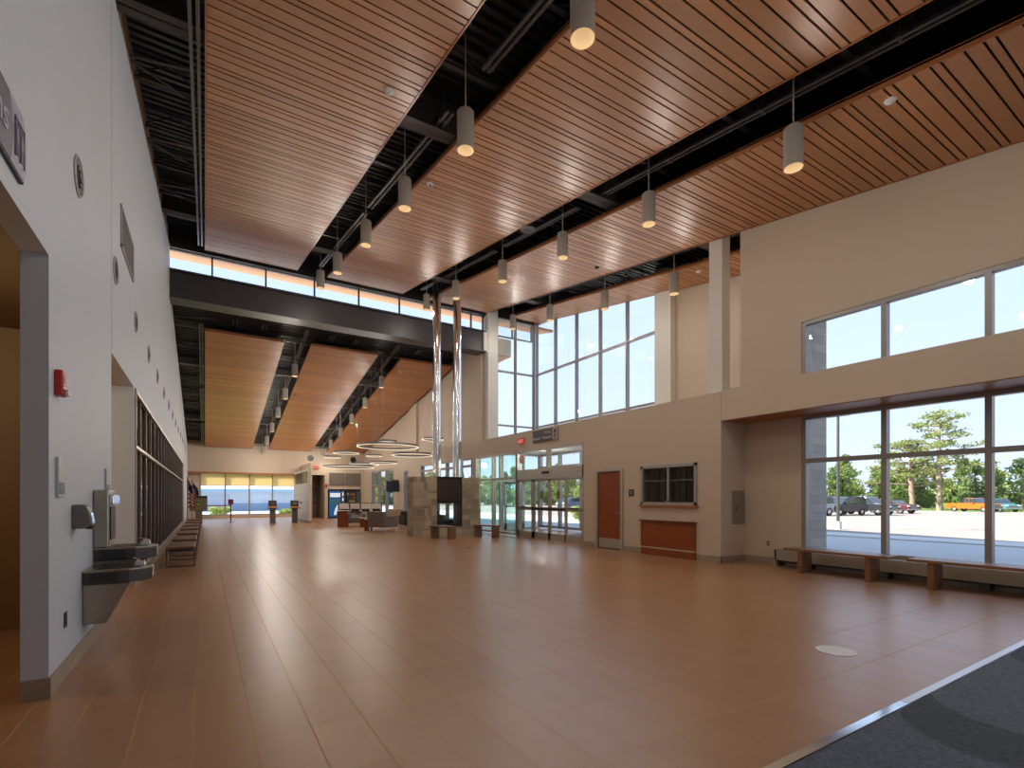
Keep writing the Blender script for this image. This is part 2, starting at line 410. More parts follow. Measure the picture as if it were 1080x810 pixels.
# white exterior fascia seen through the return glazing
struct(MB().box(10.6, 11.95, 19.42, 19.75, 7.86, 8.62), 'trim_6', M_cream, 'white roof fascia end outside the return glazing', 'trim')
struct(MB().prism([(10.6, 7.82), (11.9, 7.82), (11.9, 7.86), (10.6, 7.86)], 19.42, 21.4, 'y').prism([(19.5, zf(19.5) - .28), (YF + .3, zf(YF + .3) - .28), (YF + .3, zf(YF + .3) - .2), (19.5, zf(19.5) - .2)], 10.56, 10.95, 'x'), 'trim_7', M_soffit, 'orange soffit under the white roof fascia end', 'trim')

# ---- vestibule glazing
zh = 3.03
storefront('window_6', 'entrance storefront transoms above the sliding doors', 'y', XR + .08, [11.38, 13.2, 15.06], [2.34, zh], M_alu, M_glass, fw=.09, fd=.16)
t = thing('trim_8', 'wide metal header over the automatic sliding doors', 'trim', kind='structure')
MB().box(XR + .0, XR + .2, 11.36, 15.06, 2.04, 2.33).build('header', M_alu, t, bevel=.006)
MB().box(XR - .045, XR, 13.1, 13.45, 2.2, 2.28).build('sensor', M_blackp, t, bevel=.01)
MB().box(XR + .0, XR + .2, 11.34, 11.42, 0, 2.4).box(XR + .0, XR + .2, 15.02, 15.1, 0, 2.4).build('jamb', M_alu, t)
def slide_leaf(n, y0, y1, label, off, sticker=True, bar=True, sill=.22):
    d = thing(f'door_{n}', label, 'door', (XR + off, (y0 + y1) / 2, 0), kind='structure')
    h = (y1 - y0) / 2
    f = MB().box(-.025, .025, -h, -h + .07, .03, 2.03).box(-.025, .025, h - .07, h, .03, 2.03).box(-.025, .025, -h, h, .03, sill + .03).box(-.025, .025, -h, h, 1.96, 2.03).box(-.025, .025, -h, h, .98, 1.1)
    f.build('frame', M_alu, d)
    MB().box(-.004, .004, -h + .07, h - .07, sill + .03, .98).box(-.004, .004, -h + .07, h - .07, 1.1, 1.96).build('pane', M_glass, d)
    if bar: MB().box(-.05, -.026, -h + .04, h - .04, 1.0, 1.07).build('push_bar', M_blackp, d)
    else: MB().box(-.05, -.026, -h + .2, h - .2, 1.06, 1.1).build('handle', M_blackp, d)
    if sticker:
        Mx = Matrix.Translation((-.008, 0, 1.5)) @ Matrix.Rotation(PI / 2, 4, 'Y')
        MB().add([(x * .15, y * .1, 0) for x, y in [(math.cos(a * PI / 12), math.sin(a * PI / 12)) for a in range(24)]], [tuple(range(24))], Mx).build('decal', mat('olive_decal', (.22, .20, .02), .5), d)
    MB().box(-.03, .03, -h, h, 0, .03).build('threshold', M_chrome, d)
    return d
slide_leaf(1, 11.42, 12.32, 'fixed glass sidelight beside the beige wall end of the entrance', .06, sticker=False, bar=False)
slide_leaf(2, 12.29, 13.2, 'glass sliding leaf with oval decal next to the wall-end sidelight', .12)
slide_leaf(3, 13.2, 14.12, 'glass sliding leaf with oval decal next to the bench-side sidelight', .12)
slide_leaf(4, 14.1, 15.02, 'fixed glass sidelight on the bench side of the entrance', .06, sticker=False, bar=False)
storefront('window_7', 'tall vestibule panes between the sliding doors and fireplace', 'y', XR + .08, [15.1, 16.84, 18.25], [.1, 2.12, zh], M_alu, M_glass2, fw=.08, fd=.16)
storefront('window_8', 'row of panes behind the stone fireplace', 'y', XR + .08, [18.6, 19.75, 21.2, 22.3, 24.33], [.2, 2.75, zh + .02], M_frame, M_glass, fw=.09, fd=.16)
storefront('window_9', 'tall lounge window beside the wall television', 'y', XR + .08, [28.7, 30.2, 31.7, 33.2], [.1, 2.1, 3.1], M_frame, M_glass, fw=.12, fd=.18)
storefront('window_10', 'single narrow window beyond the fireplace', 'y', XR + .08, [26.22, 26.88], [.1, 2.1, 2.88], M_frame, M_glass, fw=.08, fd=.18)
# vestibule outer glazing and side walls
storefront('window_11', 'outer vestibule glazing facing the parking lot', 'y', XO, [11.3, 12.75, 14.2, 15.65, 17.1, 18.55], [.12, 2.2, 2.75, 3.3], M_frame, M_glass, fw=.10, fd=.16)
t = storefront('window_12', 'glazed side wall of the vestibule holding the exit leaf', 'x', 18.6, [9.8, 10.9, 11.0, 12.1, 12.95], [.05, 2.15, 3.3], M_alu, M_glass2, fw=.08, fd=.12)
d = thing('door_5', 'green-tinted glass exit leaf with closer at the end of the vestibule', 'door', (11.55, 18.5, 0), kind='structure')
MB().box(-.5, -.4, -.03, .03, .02, 2.1).box(.4, .5, -.03, .03, .02, 2.1).box(-.5, .5, -.03, .03, .02, .3).box(-.5, .5, -.03, .03, 2.0, 2.1).build('frame', mat('teal_door_frame', (.42, .55, .55), .4, metal=.3), d)
MB().box(-.4, .4, -.004, .004, .3, 2.0).build('pane', M_glass2, d)
MB().box(-.45, .1, -.1, -.03, 2.0, 2.07).build('closer', M_blackp, d)
MB().box(-.45, .45, -.09, -.05, 1.0, 1.05).box(-.45, -.4, -.06, -.03, .98, 1.07).box(.4, .45, -.06, -.03, .98, 1.07).build('push_bar', M_blackp, d)
struct(MB().box(XR + .22, XO, 11.05, 11.25, 0, 3.34), 'wall_vestibule', M_tan, 'beige side wall closing the vestibule next to the office', 'wall')
struct(MB().box(XR + .22, 13.25, 6.9, 7.0, 0, 3.34).box(13.05, 13.25, 7.0, 11.05, -.2, 3.34).box(12.9, 13.2, 11.02, 11.26, -.2, 3.34), 'wall_office_outer', M_tan, 'outer wall of the ticket office behind the hatch', 'wall')
struct(MB().box(XR + .22, 13.25, 7.0, 11.05, 0, .01), 'floor_office', mat('dark_office_floor', (.03, .03, .03), .9), 'dark floor of the ticket office', 'floor')
tag(MB().box(9.9, 12.8, 12.0, 15.0, 0.0005, .012).build('entrance_mat', mat('blue_grey_mat', (.08, .10, .14), .95, noise=.3, nscale=40)), 'blue-grey mat on the vestibule floor inside the sliding doors', 'mat')

# ---- wood door and frame
d = thing('door_6', 'cherry wood door with steel kick plate next to the entrance', 'door', (XR + .06, 10.27, 0), kind='structure')
MB().box(-.045, .0, -.45, .45, .012, 2.13).build('leaf', M_door, d, bevel=.004)
MB().box(-.05, -.045, -.42, .42, .03, .29).build('kick_plate', mat('kick_plate_steel', (.5, .48, .46), .35, metal=.8), d)
h = MB().cyl((-.045, -.38, 1.0), (-.1, -.38, 1.0), .012).cyl((-.1, -.39, 1.0), (-.1, -.26, 1.0), .011)
h.cyl((-.045, -.38, 1.0), (-.052, -.38, 1.0), .03)
h.build('handle', M_chrome, d, smooth=True)
MB().box(-.09, .1, -.55, -.455, 0, 2.2).box(-.09, .1, .455, .55, 0, 2.2).box(-.09, .1, -.455, .455, 2.14, 2.2).build('frame', M_alu, d)
# ---- ticket window
t = thing('window_13', 'dark ticket hatch of two sliding panes above the wood counter front', 'window', kind='structure')
f = MB().box(XR - .03, XR + .12, 7.38, 7.45, 1.24, 2.22).box(XR - .03, XR + .12, 9.01, 9.08, 1.24, 2.22).box(XR - .03, XR + .12, 7.38, 9.08, 2.15, 2.22).box(XR - .03, XR + .12, 7.38, 9.08, 1.24, 1.31)
f.box(XR + .0, XR + .06, 8.2, 8.245, 1.3, 2.16).box(XR + .02, XR + .05, 7.45, 9.0, 1.83, 1.842)
f.build('frame', mat('hatch_frame_metal', (.42, .41, .40), .4, metal=.5), t)
MB().box(XR + .03, XR + .036, 7.45, 9.01, 1.31, 2.15).build('pane', M_darkglass, t)
MB().box(XR - .06, XR + .1, 7.34, 9.12, 1.2, 1.24).build('sill', M_edge, t)
bl = MB()
for i in range(15): bl.box(XR + .2 + (i % 2) * .03, XR + .21 + (i % 2) * .03, 7.44 + i * .104, 7.54 + i * .104, 1.25, 2.2)
bl.build('blind', mat('dark_vertical_blind', (.05, .058, .06), .7), t)
MB().box(XR - .03, XR + .02, 8.19, 8.25, 1.31, 1.36).build('latch', M_chrome, t)
t = thing('counter', 'cherry wood counter front with a pale stripe under the ticket hatch', 'counter', (XR - .003, 8.23, 0))
MB().box(-.05, -.002, -.82, .82, .2, .835).box(-.05, -.002, -.82, .82, .0, .17).build('front_panel', M_door, t)
MB().box(-.052, 0, -.82, .82, .17, .2).build('stripe', mat('pale_stripe', (.55, .45, .38), .4), t)
MB().box(-.09, 0, -.85, .85, .835, .865).build('ledge', mat('dark_cherry_ledge', (.16, .045, .02), .35), t)

b = MB()
for y0, y1 in ((10.83, 11.34), (9.08, 9.71), (6.758, 7.4), (24.36, 26.2), (26.9, 28.7), (33.2, 35.0)): b.box(XR - .012, XR + .01, y0, y1, 0, .146)
b.box(XR - .012, XB, 6.758, 6.77, 0, .146).box(XB - .012, XB, 5.95, 6.77, 0, .146)
struct(b, 'baseboard_right', M_base, 'taupe tile base along the beige wall', 'baseboard')

# ---- far wall
w = MB()
w.box(-1.3, -.3, YF, YF + .2, 0, 3.06).box(5.5, 10.6, YF, YF + .2, 0, 3.06).box(-.3, 5.5, YF, YF + .2, 0, .2).box(-1.3, 10.6, YF, YF + .2, 3.06, 6.0)
w.box(XL, 6.0, YF - .55, YF, 3.06, 3.2)
w.box(5.95, 6.05, 35.0, 38.5, 0, 3.7).box(6.85, 7.05, 35.0, 38.5, 0, 3.7).box(6.05, 6.85, 35, 35.2, 2.9, 3.7).box(7.05, 9.5, 35.0, 35.2, 1.96, 3.7).box(9.25, 9.5, 35, 35.2, 0, 1.96).box(7.05, 9.3, 36.1, 36.2, 0, 2).box(6.0, 9.5, 35.2, 38.5, 3.6, 3.7)
struct(w, 'wall_back', M_tan, 'beige end wall with the shaded window and the vending recess', 'wall')
struct(MB().box(-.95, 5.6, YF - .57, YF - .45, 2.98, 3.08), 'trim_9', M_edge, 'orange wood strip above the shaded end window', 'trim')
storefront('window_14', 'wide end window with cream roller shades', 'x', YF + .1, [-.26, 1.16, 2.6, 4.04, 5.48], [.22, 3.03], M_frame, M_glass, fw=.09, fd=.14)
for i, nm in enumerate(('next to the flags', 'second along from the flags', 'second along from the partition', 'next to the slatted partition')):
    t = thing('roller_shade', f'cream roller shade of the end window, {nm}', 'shade', (-.26 + 1.435 * i + .717, YF - .02, 2.2), group='roller shades of the end window')
    MB().box(-.69, .69, -.003, .003, 0, .78).build('cloth', M_shade, t)
    MB().box(-.69, .69, -.012, .012, -.02, .01).build('hem_bar', M_alu, t)
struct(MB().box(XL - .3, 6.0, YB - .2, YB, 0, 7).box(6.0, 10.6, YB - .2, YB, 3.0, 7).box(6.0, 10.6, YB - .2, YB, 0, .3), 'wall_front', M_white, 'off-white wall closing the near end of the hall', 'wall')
storefront('window_15', 'unseen glazing added in the near end wall', 'x', YB - .1, [6.0, 7.5, 9.0, 10.4], [.3, 2.1, 3.0], M_frame, M_glass)  # unseen end glazing, added to bring daylight in

# ---- deck, roof, joists
def deck(y0, y1, zfun, up, name, label, ylim):
    d = MB(); y = y0; p = .2
    prof = []
    while y < y1 - 1e-6:
        for dy, dz in ((0, 0), (.09, 0), (.11, .05), (.18, .05)):
            prof.append((min(y + dy, y1), zfun(min(y + dy, y1)) + up + dz))
        y += p
    prof.append((y1, zfun(y1) + up))
    n = len(prof)
    vs = [(-1.3, a, z) for a, z in prof] + [(13.9 if 'near' in label else 10.54, a, z) for a, z in prof]
    d.add(vs, [(i, i + 1, i + 1 + n, i + n) for i in range(n - 1)])
    d.prism([(y0, zfun(y0) + up + .06), (y1, zfun(y1) + up + .06), (ylim, zfun(ylim) + up + .06), (ylim, zfun(ylim) + up + .12), (y0, zfun(y0) + up + .12)], -1.8, 14.6 if 'near' in label else 10.54, 'x')
    rf = MB().prism([(y0, zfun(y0) + up + .121), (ylim, zfun(ylim) + up + .121), (ylim, zfun(ylim) + up + .16), (y0, zfun(y0) + up + .16)], -1.8, 14.6 if 'near' in label else 10.98, 'x')
    struct(rf, name.replace('ceiling', 'roof'), mat('white_roof_membrane', (.62, .62, .60), .8), label.replace('black corrugated roof deck', 'white roof membrane'), 'roof')
    return struct(d, name, M_black, label, 'ceiling')
deck(YB - .5, YC + .1, zn, .78, 'ceiling', 'black corrugated roof deck rising over the near half of the hall', YC + 1.6)
deck(YC + .4, YF + .3, zf, .42, 'ceiling_rear', 'black corrugated roof deck sloping down over the far half of the hall', YF + .3)
# the fold between deck and clerestory: black infill and exterior soffit
struct(MB().box(-1.1, 13.1, YC - .05, YC + .25, 9.40, zn(YC) + .85), 'trim_10', M_black, 'black infill above the clerestory panes', 'trim')
struct(MB().prism([(YC + .3, zn(YC) + .0), (YC + 1.55, zn(YC + 1.55)), (YC + 1.55, zn(YC + 1.55) + .12), (YC + .3, zn(YC) + .12)], -1.6, 14.4, 'x'), 'trim_11', M_soffit, 'orange wood eave soffit outside the clerestory', 'trim')
struct(MB().box(-1.1, 10.42, YC - .1, YC + .35, 7.78, 8.62).box(-1.1, 10.42, YC - .24, YC + .5, 7.74, 7.79).box(-1.1, 10.42, YC - .24, YC + .5, 8.60, 8.66), 'beam', M_steel, 'deep charcoal steel beam spanning the hall under the clerestory', 'beam')
storefront('window_16', 'clerestory strip of panes above the dark beam', 'x', YC + .12, [-1.0] + [.21 + 1.605 * i for i in range(7)] + [10.42, 10.98], [8.67, 9.40], M_bronze, M_glass, fw=.05, fd=.1)
storefront('window_17', 'continuation of the clerestory over the return glazing', 'x', YC + .12, [10.98, 11.95, 13.0], [8.67, 9.40], M_frame, M_glass, fw=.05, fd=.1)
for nm, yy, zfun in [('near', y, zn) for y in (-4, 0., 8.2, 16.4)] + [('far', y, zf) for y in (25.5, 33.0)]:
    z = zfun(yy) + (.2 if zfun is zn else .07)
    g = MB().box(-1.1, 13.0 if zfun is zn else 10.4, yy - .14, yy + .14, z, z + .03).box(-1.1, 13.0 if zfun is zn else 10.4, yy - .012, yy + .012, z, z + (.5 if zfun is zn else .3)).box(-1.1, 13.0 if zfun is zn else 10.4, yy - .14, yy + .14, z + (.47 if zfun is zn else .27), z + (.5 if zfun is zn else .3))
    tag(g.build('roof_girder', M_girder), 'dark steel girder crossing above the wood ceiling panels', 'beam', 'roof girders', 'structure')
def joist(yy, zfun, xe):
    j = MB(); zt = zfun(yy) + (.76 if zfun is zn else .40); zb = zt - (.38 if zfun is zn else .22); x = -1.1
    j.box(-1.1, xe, yy - .05, yy + .05, zt - .03, zt).box(-1.1, xe, yy - .04, yy + .04, zb, zb + .03)
    k = 0
    while x < xe - .6:
        a, b_ = ((x, yy, zb), (x + .6, yy, zt)) if k % 2 == 0 else ((x, yy, zt), (x + .6, yy, zb))
        j.cyl(a, b_, .014, n=6); x += .6; k += 1
    return tag(j.build('roof_joist', M_joist), 'black open-web roof joist under the corrugated deck', 'joist', 'roof joists', 'structure')
for y in [-5.5 + 1.75 * i for i in range(14)]:
    if min(abs(y - g) for g in (-4, 0, 8.2, 16.4)) > .3: joist(y, zn, 13.0)
for y in [20.5 + 1.75 * i for i in range(11)]:
    joist(y, zf, 10.35)
# diagonal bracing in the strip beside the side wall
br = MB()
for y, zfun in [(1.5, zn), (5.2, zn), (9.6, zn), (12.4, zn), (14.8, zn), (22, zf), (26, zf), (30, zf), (34, zf)]:
    br.cyl((-1.1, y, zfun(y) + .32), (.3, y - .35, zfun(y - .35) + .34), .022, n=6)
    br.cyl((-1.1, y, zfun(y) + .32), (.3, y + 1.1, zfun(y + 1.1) + .34), .018, n=6)
struct(br, 'trim_12', M_rail, 'thin grey bracing rods in the strip beside the side wall', 'trim')

# ---- wood ceiling panels
def wood_panel(x0, x1, y0, y1, zfun, label):
    t = thing('plank_baffle', label, 'ceiling panel', ((x0 + x1) / 2, (y0 + y1) / 2, zfun((y0 + y1) / 2)), group='suspended wood ceiling panels')
    cx, cy, cz = t.location
    L = lambda x, y, dz: (x - cx, y - cy, zfun(y) + dz - cz)
    m = MB(); y = 8.41 - .5 * 40; g = .027
    def bar(a, b_):
        a, b_ = max(a, y0), min(b_, y1)
        if b_ - a < .02: return
        vs = [L(x, yy, dz) for dz in (0, .02) for yy in (a, b_) for x in (x0 + .025, x1 - .025)]
        m.add(vs, [(0, 2, 3, 1), (4, 5, 7, 6), (0, 1, 5, 4), (2, 6, 7, 3), (0, 4, 6, 2), (1, 3, 7, 5)])
    while y < y1:
        for w_ in (.105, .175, .22):
            bar(y + g / 2, y + w_ - g / 2); y += w_
    m.build('planks', M_wood, t)
    bk = MB()
    bk.add([L(x, yy, dz) for dz in (.05, .08) for yy in (y0, y1) for x in (x0, x1)], [(0, 2, 3, 1), (4, 5, 7, 6), (0, 1, 5, 4), (2, 6, 7, 3), (0, 4, 6, 2), (1, 3, 7, 5)])
    bk.build('backing', M_black, t)
    e = MB()
    for a, b_ in ((x0, x0 + .022), (x1 - .022, x1)):
        e.add([L(x, yy, dz) for dz in (-.012, .09) for yy in (y0, y1) for x in (a, b_)], [(0, 2, 3, 1), (4, 5, 7, 6), (0, 1, 5, 4), (2, 6, 7, 3), (0, 4, 6, 2), (1, 3, 7, 5)])
    for a, b_ in ((y0 - .022, y0), (y1, y1 + .022)):
        e.add([L(x, yy, dz) for dz in (-.012, .09) for yy in (a, b_) for x in (x0, x1)], [(0, 2, 3, 1), (4, 5, 7, 6), (0, 1, 5, 4), (2, 6, 7, 3), (0, 4, 6, 2), (1, 3, 7, 5)])
    e.build('edge_trim', M_edge, t)
    return t
wood_panel(0., 2.75, -4, 18.7, zn, 'near wood plank ceiling panel, first from the side wall with the fountain')
wood_panel(3.75, 6.55, -4, 18.7, zn, 'near wood plank ceiling panel, second from the fountain wall')
wood_panel(7.6, 10.33, -4, 18.7, zn, 'near wood plank ceiling panel meeting the tall beige wall')
wood_panel(11.42, 12.9, 7.0, 18.6, zn, 'narrow wood plank ceiling panel over the tall glazed bay')
wood_panel(0., 2.75, 22.0, 38.2, zf, 'far wood plank ceiling panel, first from the glazed side wall')
wood_panel(3.75, 6.55, 21.9, 38.2, zf, 'far wood plank ceiling panel, second from the glazed side wall')
wood_panel(7.6, 10.2, 22.0, 38.2, zf, 'far wood plank ceiling panel above the ring lamps')

# ---- channels in the gaps
def channel(x, y0, y1, zfun, dz, r=.022, gap=.09):
    t = MB()
    for s_ in (-gap / 2, gap / 2):
        for a, b_ in ((y0, y1),):
            vs = [(x + s_ + ex, yy, zfun(yy) + dz + ez) for ez in (-r, r) for yy in (a, b_) for ex in (-r, r)]
            t.add(vs, [(0, 2, 3, 1), (4, 5, 7, 6), (0, 1, 5, 4), (2, 6, 7, 3), (0, 4, 6, 2), (1, 3, 7, 5)])
    y = y0 + .3
    while y < y1:
        t.cyl((x, y, zfun(y) + dz), (x, y, zfun(y) + (.76 if zfun is zn else .4)), .01, n=5); t.box(x - gap, x + gap, y - .02, y + .02, zfun(y) + dz - r, zfun(y) + dz + r); y += 1.8
    return t
k = 13
for x, segs, zfun, dz in [(-.12, [(-3, 18.5)], zn, .05), (3.5, [(-3, 6.4), (7.6, 12.4), (12.8, 18.6)], zn, .30), (7.3, [(-3, 8.2), (8.9, 12.2), (12.7, 18.6)], zn, .30), (11.1, [(7.2, 18.4)], zn, .35),
                     (-.12, [(21.6, 27.5), (28, 33), (33.4, 38)], zf, .05), (3.5, [(21.2, 38.2)], zf, .25), (7.25, [(21.2, 38.2)], zf, .25), (10.32, [(21.5, 38)], zf, .2)]:
    c = MB()
    for y0, y1 in segs:
        q = channel(x, y0, y1, zfun, dz); c.add(q.v, q.f)
    struct(c, f'trim_{k}', M_rail, 'pair of grey steel channels running along a dark gap beside the wood panels', 'trim'); k += 1
# stub hangers at the far end of the beam
c = MB()
for x in (.9, 1.9, 4.4, 5.4, 8.2, 9.2):
    c.box(x, x + .04, 21.2, 21.9, zf(21.4) + .2, zf(21.4) + .26).box(x + .12, x + .16, 21.2, 21.9, zf(21.4) + .2, zf(21.4) + .26)
struct(c, f'trim_{k}', M_rail, 'short grey channel ends showing beyond the charcoal beam', 'trim')

# ------------------------------------------------------------------ pendants
def make_pendant(h, r, rod):
    t = thing('pendant_lamp', 'x', 'lamp')
    MB().lathe([(r * .25, h + .012), (r * .9, h + .01), (r, h - .01), (r, 0)], 28).build('housing', M_pend, t, smooth=True)
    MB().lathe([(r, 0), (r * .9, .0), (r * .86, .05), (r * .66, .15), (r * .5, .19)], 28).build('reflector', M_refl, t, smooth=True)
    MB().lathe([(.0001, .185), (r * .52, .185)], 20).build('bulb', M_bulb, t)
    MB().cyl((0, 0, h), (0, 0, h + rod), .011, n=8).build('stem', M_pend, t)
    MB().lathe([(.012, h + rod - .03), (.055, h + rod - .02), (.055, h + rod)], 12).build('ceiling_cap', M_pend, t)
    return t
proto = make_pendant(.56, .125, 1.35)
proto2 = make_pendant(.5, .12, .92)
LIGHTS = []
def lamp(x, y, z, e):
    l = bpy.data.lights.new('pendant_light', 'POINT'); l.energy = e; l.color = (1., .92, .82); l.shadow_soft_size = .09
    o = bpy.data.objects.new('pendant_light', l); COL.objects.link(o); o.location = (x, y, z - .02)
    l = bpy.data.lights.new('pendant_spot', 'SPOT'); l.energy = e * (1.5 if x > 5 else .5); l.color = (1., .82, .60); l.spot_size = math.radians(100); l.spot_blend = .7; l.shadow_soft_size = .08
    o = bpy.data.objects.new('pendant_spot', l); COL.objects.link(o); o.location = (x, y, z - .03)
rows = [(3.25, 'gap between first two near panels', [(3.9, 6.07), (6.55, 6.51), (9.15, 6.94), (11.84, 7.4), (14.81, 7.88), (17.29, 8.33)], proto),
        (7.07, 'near gap next to the tall wall panel', [(3.88, 6.08), (6.57, 6.54), (9.2, 6.99), (11.94, 7.45), (14.96, 8.0), (17.52, 8.44)], proto),
        (10.9, 'gap before the tall glazed bay', [(9.22, 6.98), (11.98, 7.45), (14.96, 7.99), (17.56, 8.42)], proto),
        (3.25, 'gap between first two far panels', [(22.78, 6.55), (25.69, 6.07), (28.41, 5.59), (31.15, 5.13), (33.94, 4.65), (36.59, 4.26)], proto2),
        (7.07, 'gap above the ring lamps', [(23.09, 6.58), (25.94, 6.06), (28.67, 5.6), (31.45, 5.16), (34.14, 4.69), (36.77, 4.31)], proto2)]
cnt = ['first', 'second', 'third', 'fourth', 'fifth', 'sixth']
PEND_E = 41.
used = set()
for x, where, pts, pr_ in rows:
    for i, (y, z) in enumerate(pts):
        lab = f'taupe pendant, {cnt[i]} from the near end of {where}'
        if id(pr_) not in used:
            used.add(id(pr_)); o = pr_; o.location = (x, y, z); o['label'] = lab; o['group'] = 'taupe cylinder pendants'
        else: dup(pr_, (x, y, z), None, lab, 'taupe cylinder pendants')
        lamp(x, y, z - .02, PEND_E * (1.9 if y > 20 else 1.))

# ceiling discs and lights added to brighten the side corridors
for x, y, z, e_, lab in ((-2.4, 5.2, 3.268, 48., 'added round ceiling lamp of the brown corridor'), (-3.2, 8.7, 3.158, 45., 'added round ceiling lamp of the beige passage')):
    t = thing('added_ceiling_lamp', lab, 'lamp', (x, y, z))
    MB().lathe([(.0001, -.03), (.15, -.03), (.16, 0)], 24).build('diffuser', M_led, t); MB().lathe([(.16, -.035), (.18, -.035), (.18, 0)], 24).build('rim', M_ringal, t)
    l = bpy.data.lights.new('corridor_fill', 'POINT'); l.energy = e_; l.color = (1., .78, .52); l.shadow_soft_size = .12
    o = bpy.data.objects.new('corridor_fill', l); COL.objects.link(o); o.location = (x, y, z - .17)

for x, y, lab in ((3.25, 1.25, 'unseen taupe pendant overhead, nearest the camera in the gap beside the fountain wall panel'), (3.25, -1.4, 'unseen taupe pendant behind the camera in the gap beside the fountain wall panel'), (7.07, 1.2, 'unseen taupe pendant above the charcoal carpet edge beside the tall wall panel'), (7.07, -1.45, 'unseen taupe pendant over the middle of the charcoal carpet')):  # unseen pendants continuing the rows, added to brighten jamb and near floor
    dup(proto, (x, y, 5.44 + .164 * y), None, lab, 'taupe cylinder pendants'); lamp(x, y, 5.42 + .164 * y, PEND_E)

for x, y, lab in ((11.4, 12.6, 'added round ceiling lamp in the vestibule before the sliding doors'), (11.4, 16.2, 'added round ceiling lamp in the vestibule toward the exit leaf')):  # vestibule lamps added to whiten the ceiling behind the transoms
    t = thing('added_ceiling_lamp', lab, 'lamp', (x, y, 3.338))
    MB().lathe([(.0001, -.03), (.15, -.03), (.16, 0)], 24).build('diffuser', M_led, t); MB().lathe([(.16, -.035), (.18, -.035), (.18, 0)], 24).build('rim', M_ringal, t)
    l = bpy.data.lights.new('vestibule_fill', 'POINT'); l.energy = 55.; l.color = (1., .96, .85); l.shadow_soft_size = .12
    o = bpy.data.objects.new('vestibule_fill', l); COL.objects.link(o); o.location = (x, y, 2.95)

# ------------------------------------------------------------------ ring lamps
F_, H_, HZ = 524.2, 1.44, 524.
sy, cy_ = math.sin(math.radians(31.72)), math.cos(math.radians(31.72))
def ring(x, y, z, rad, label, lw=.07, hh=.10, sect=None):
    t = thing('ring_lamp', label, 'lamp', (x, y, z), group='ring lamps over the lounge')
    w_ = .05
    MB().lathe([(rad, .012), (rad, hh), (rad - w_, hh), (rad - w_, .012)], 64, closed=True).build('hoop', M_ringal, t, smooth=True)
    MB().lathe([(rad, 0), (rad, .012), (rad - w_, .012), (rad - w_, 0)], 64, closed=True).build('diffuser', M_led, t)
    for a in (PI * .5 + .31, PI * 1.17 + .31, PI * 1.83 + .31):
        px_, py_ = rad * .97 * math.cos(a), rad * .97 * math.sin(a)
        top = zf(y + py_) - .02 - z
        if not any(a0 - .03 <= x + px_ <= a1 + .02 for a0, a1 in ((0, 2.75), (3.75, 6.55), (7.6, 10.3))): top += .38
        MB().cyl((px_, py_, hh), (px_, py_, top), .004, n=5).build('cable', M_ringal, t)
    return t
for x, y, z, r_, lab in [
    (7.35, 23.0, 3.78, 1.42, 'largest ring lamp hanging closest to the flues'),
    (7.0, 22.0, 3.88, .42, 'small deep ring lamp above the largest ring'),
    (8.1, 21.8, 3.33, .93, 'mid-sized ring lamp partly behind the chrome flues'),
    (9.35, 22.4, 4.18, .52, 'small ring lamp seen between the two chrome flues'),
    (5.95, 25.2, 3.58, .62, 'small ring lamp below the far wood panel end'),
    (5.75, 27.3, 3.50, .40, 'smallest ring lamp hanging closest to the end wall speaker'),
    (7.35, 25.3, 3.50, .40, 'small ring lamp under the largest ring'),
    (7.7, 24.8, 3.13, .68, 'mid-sized ring lamp below the small ring under the largest ring'),
    (7.6, 28.0, 3.22, .80, 'mid-sized ring lamp low over the vending machines'),
    (6.8, 28.2, 3.06, 1.35, 'wide thin ring lamp hanging lowest above the stools')]:
    ring(x, y, z, r_, lab)

# ------------------------------------------------------------------ fireplace
t = thing('fireplace', 'see-through stone fireplace with dark metal surround and two chrome flues', 'fireplace', (7.65, 17.1, 0))
x0, x1_, D = -1.27, 1.42, .62
M_mortar = mat('pale_mortar', (.50, .43, .34), .9)
M_block = mat('tan_split_stone', (.40, .325, .235), .85, noise=.42, nscale=9., island=.78, bump=.35)
def stone(xa, xb, za, zb, name='stonework'):
    """ashlar: courses of unequal height, blocks of unequal length, with recessed mortar"""
    rs = random.Random(int(za * 10 + xa * 7) + 40); g = .008
    core = MB().box(xa + .012, xb - .012, .012, D - .012, za, zb).build(name, M_mortar, t)
    m = MB(); z = 0.; courses = []
    for h in (.21, .10, .26, .17, .26, .12, .24, .21, .11, .28, .21): courses.append((z, min(z + h, 2.17))); z += h
    for c0, c1 in courses:
        c0, c1 = max(c0, za), min(c1, zb)
        if c1 - c0 < .03: continue
        for y0, y1 in ((0, .05), (D - .05, D)):
            x = xa
            while x < xb - .01:
                w_ = rs.choice((.14, .22, .3, .42, .5)); x2 = x + w_
                if xb - x2 < .1: x2 = xb
                m.box(x + g / 2, x2 - g / 2, y0, y1, c0 + g / 2, c1 - g / 2); x = x2
        for e0, e1 in ((xa, xa + .05), (xb - .05, xb)):
            m.box(e0, e1, .054, D / 2 - g / 2, c0 + g / 2, c1 - g / 2).box(e0, e1, D / 2 + g / 2, D - .054, c0 + g / 2, c1 - g / 2)
    m.build('stone_blocks', M_block, core)
stone(x0, -.34, 0, 2.17); stone(.69, x1_, 0, 2.17); stone(-.34, .69, 0, .30)
MB().box(-.34, .69, .02, .06, 1.2, 2.19).box(-.34, .69, D - .06, D - .02, 1.2, 2.19).box(-.34, .69, .02, D - .02, 2.12, 2.19).box(.60, .69, .02, D - .02, .30, 1.2).box(-.34, .60, .02, D - .02, .30, .42).box(-.34, -.30, .05, D - .05, .3, 1.25).build('surround', M_firemet, t)
MB().box(-.34, .69, .02, D - .02, 1.22, 1.26).build('firebox_lid', M_firemet, t)
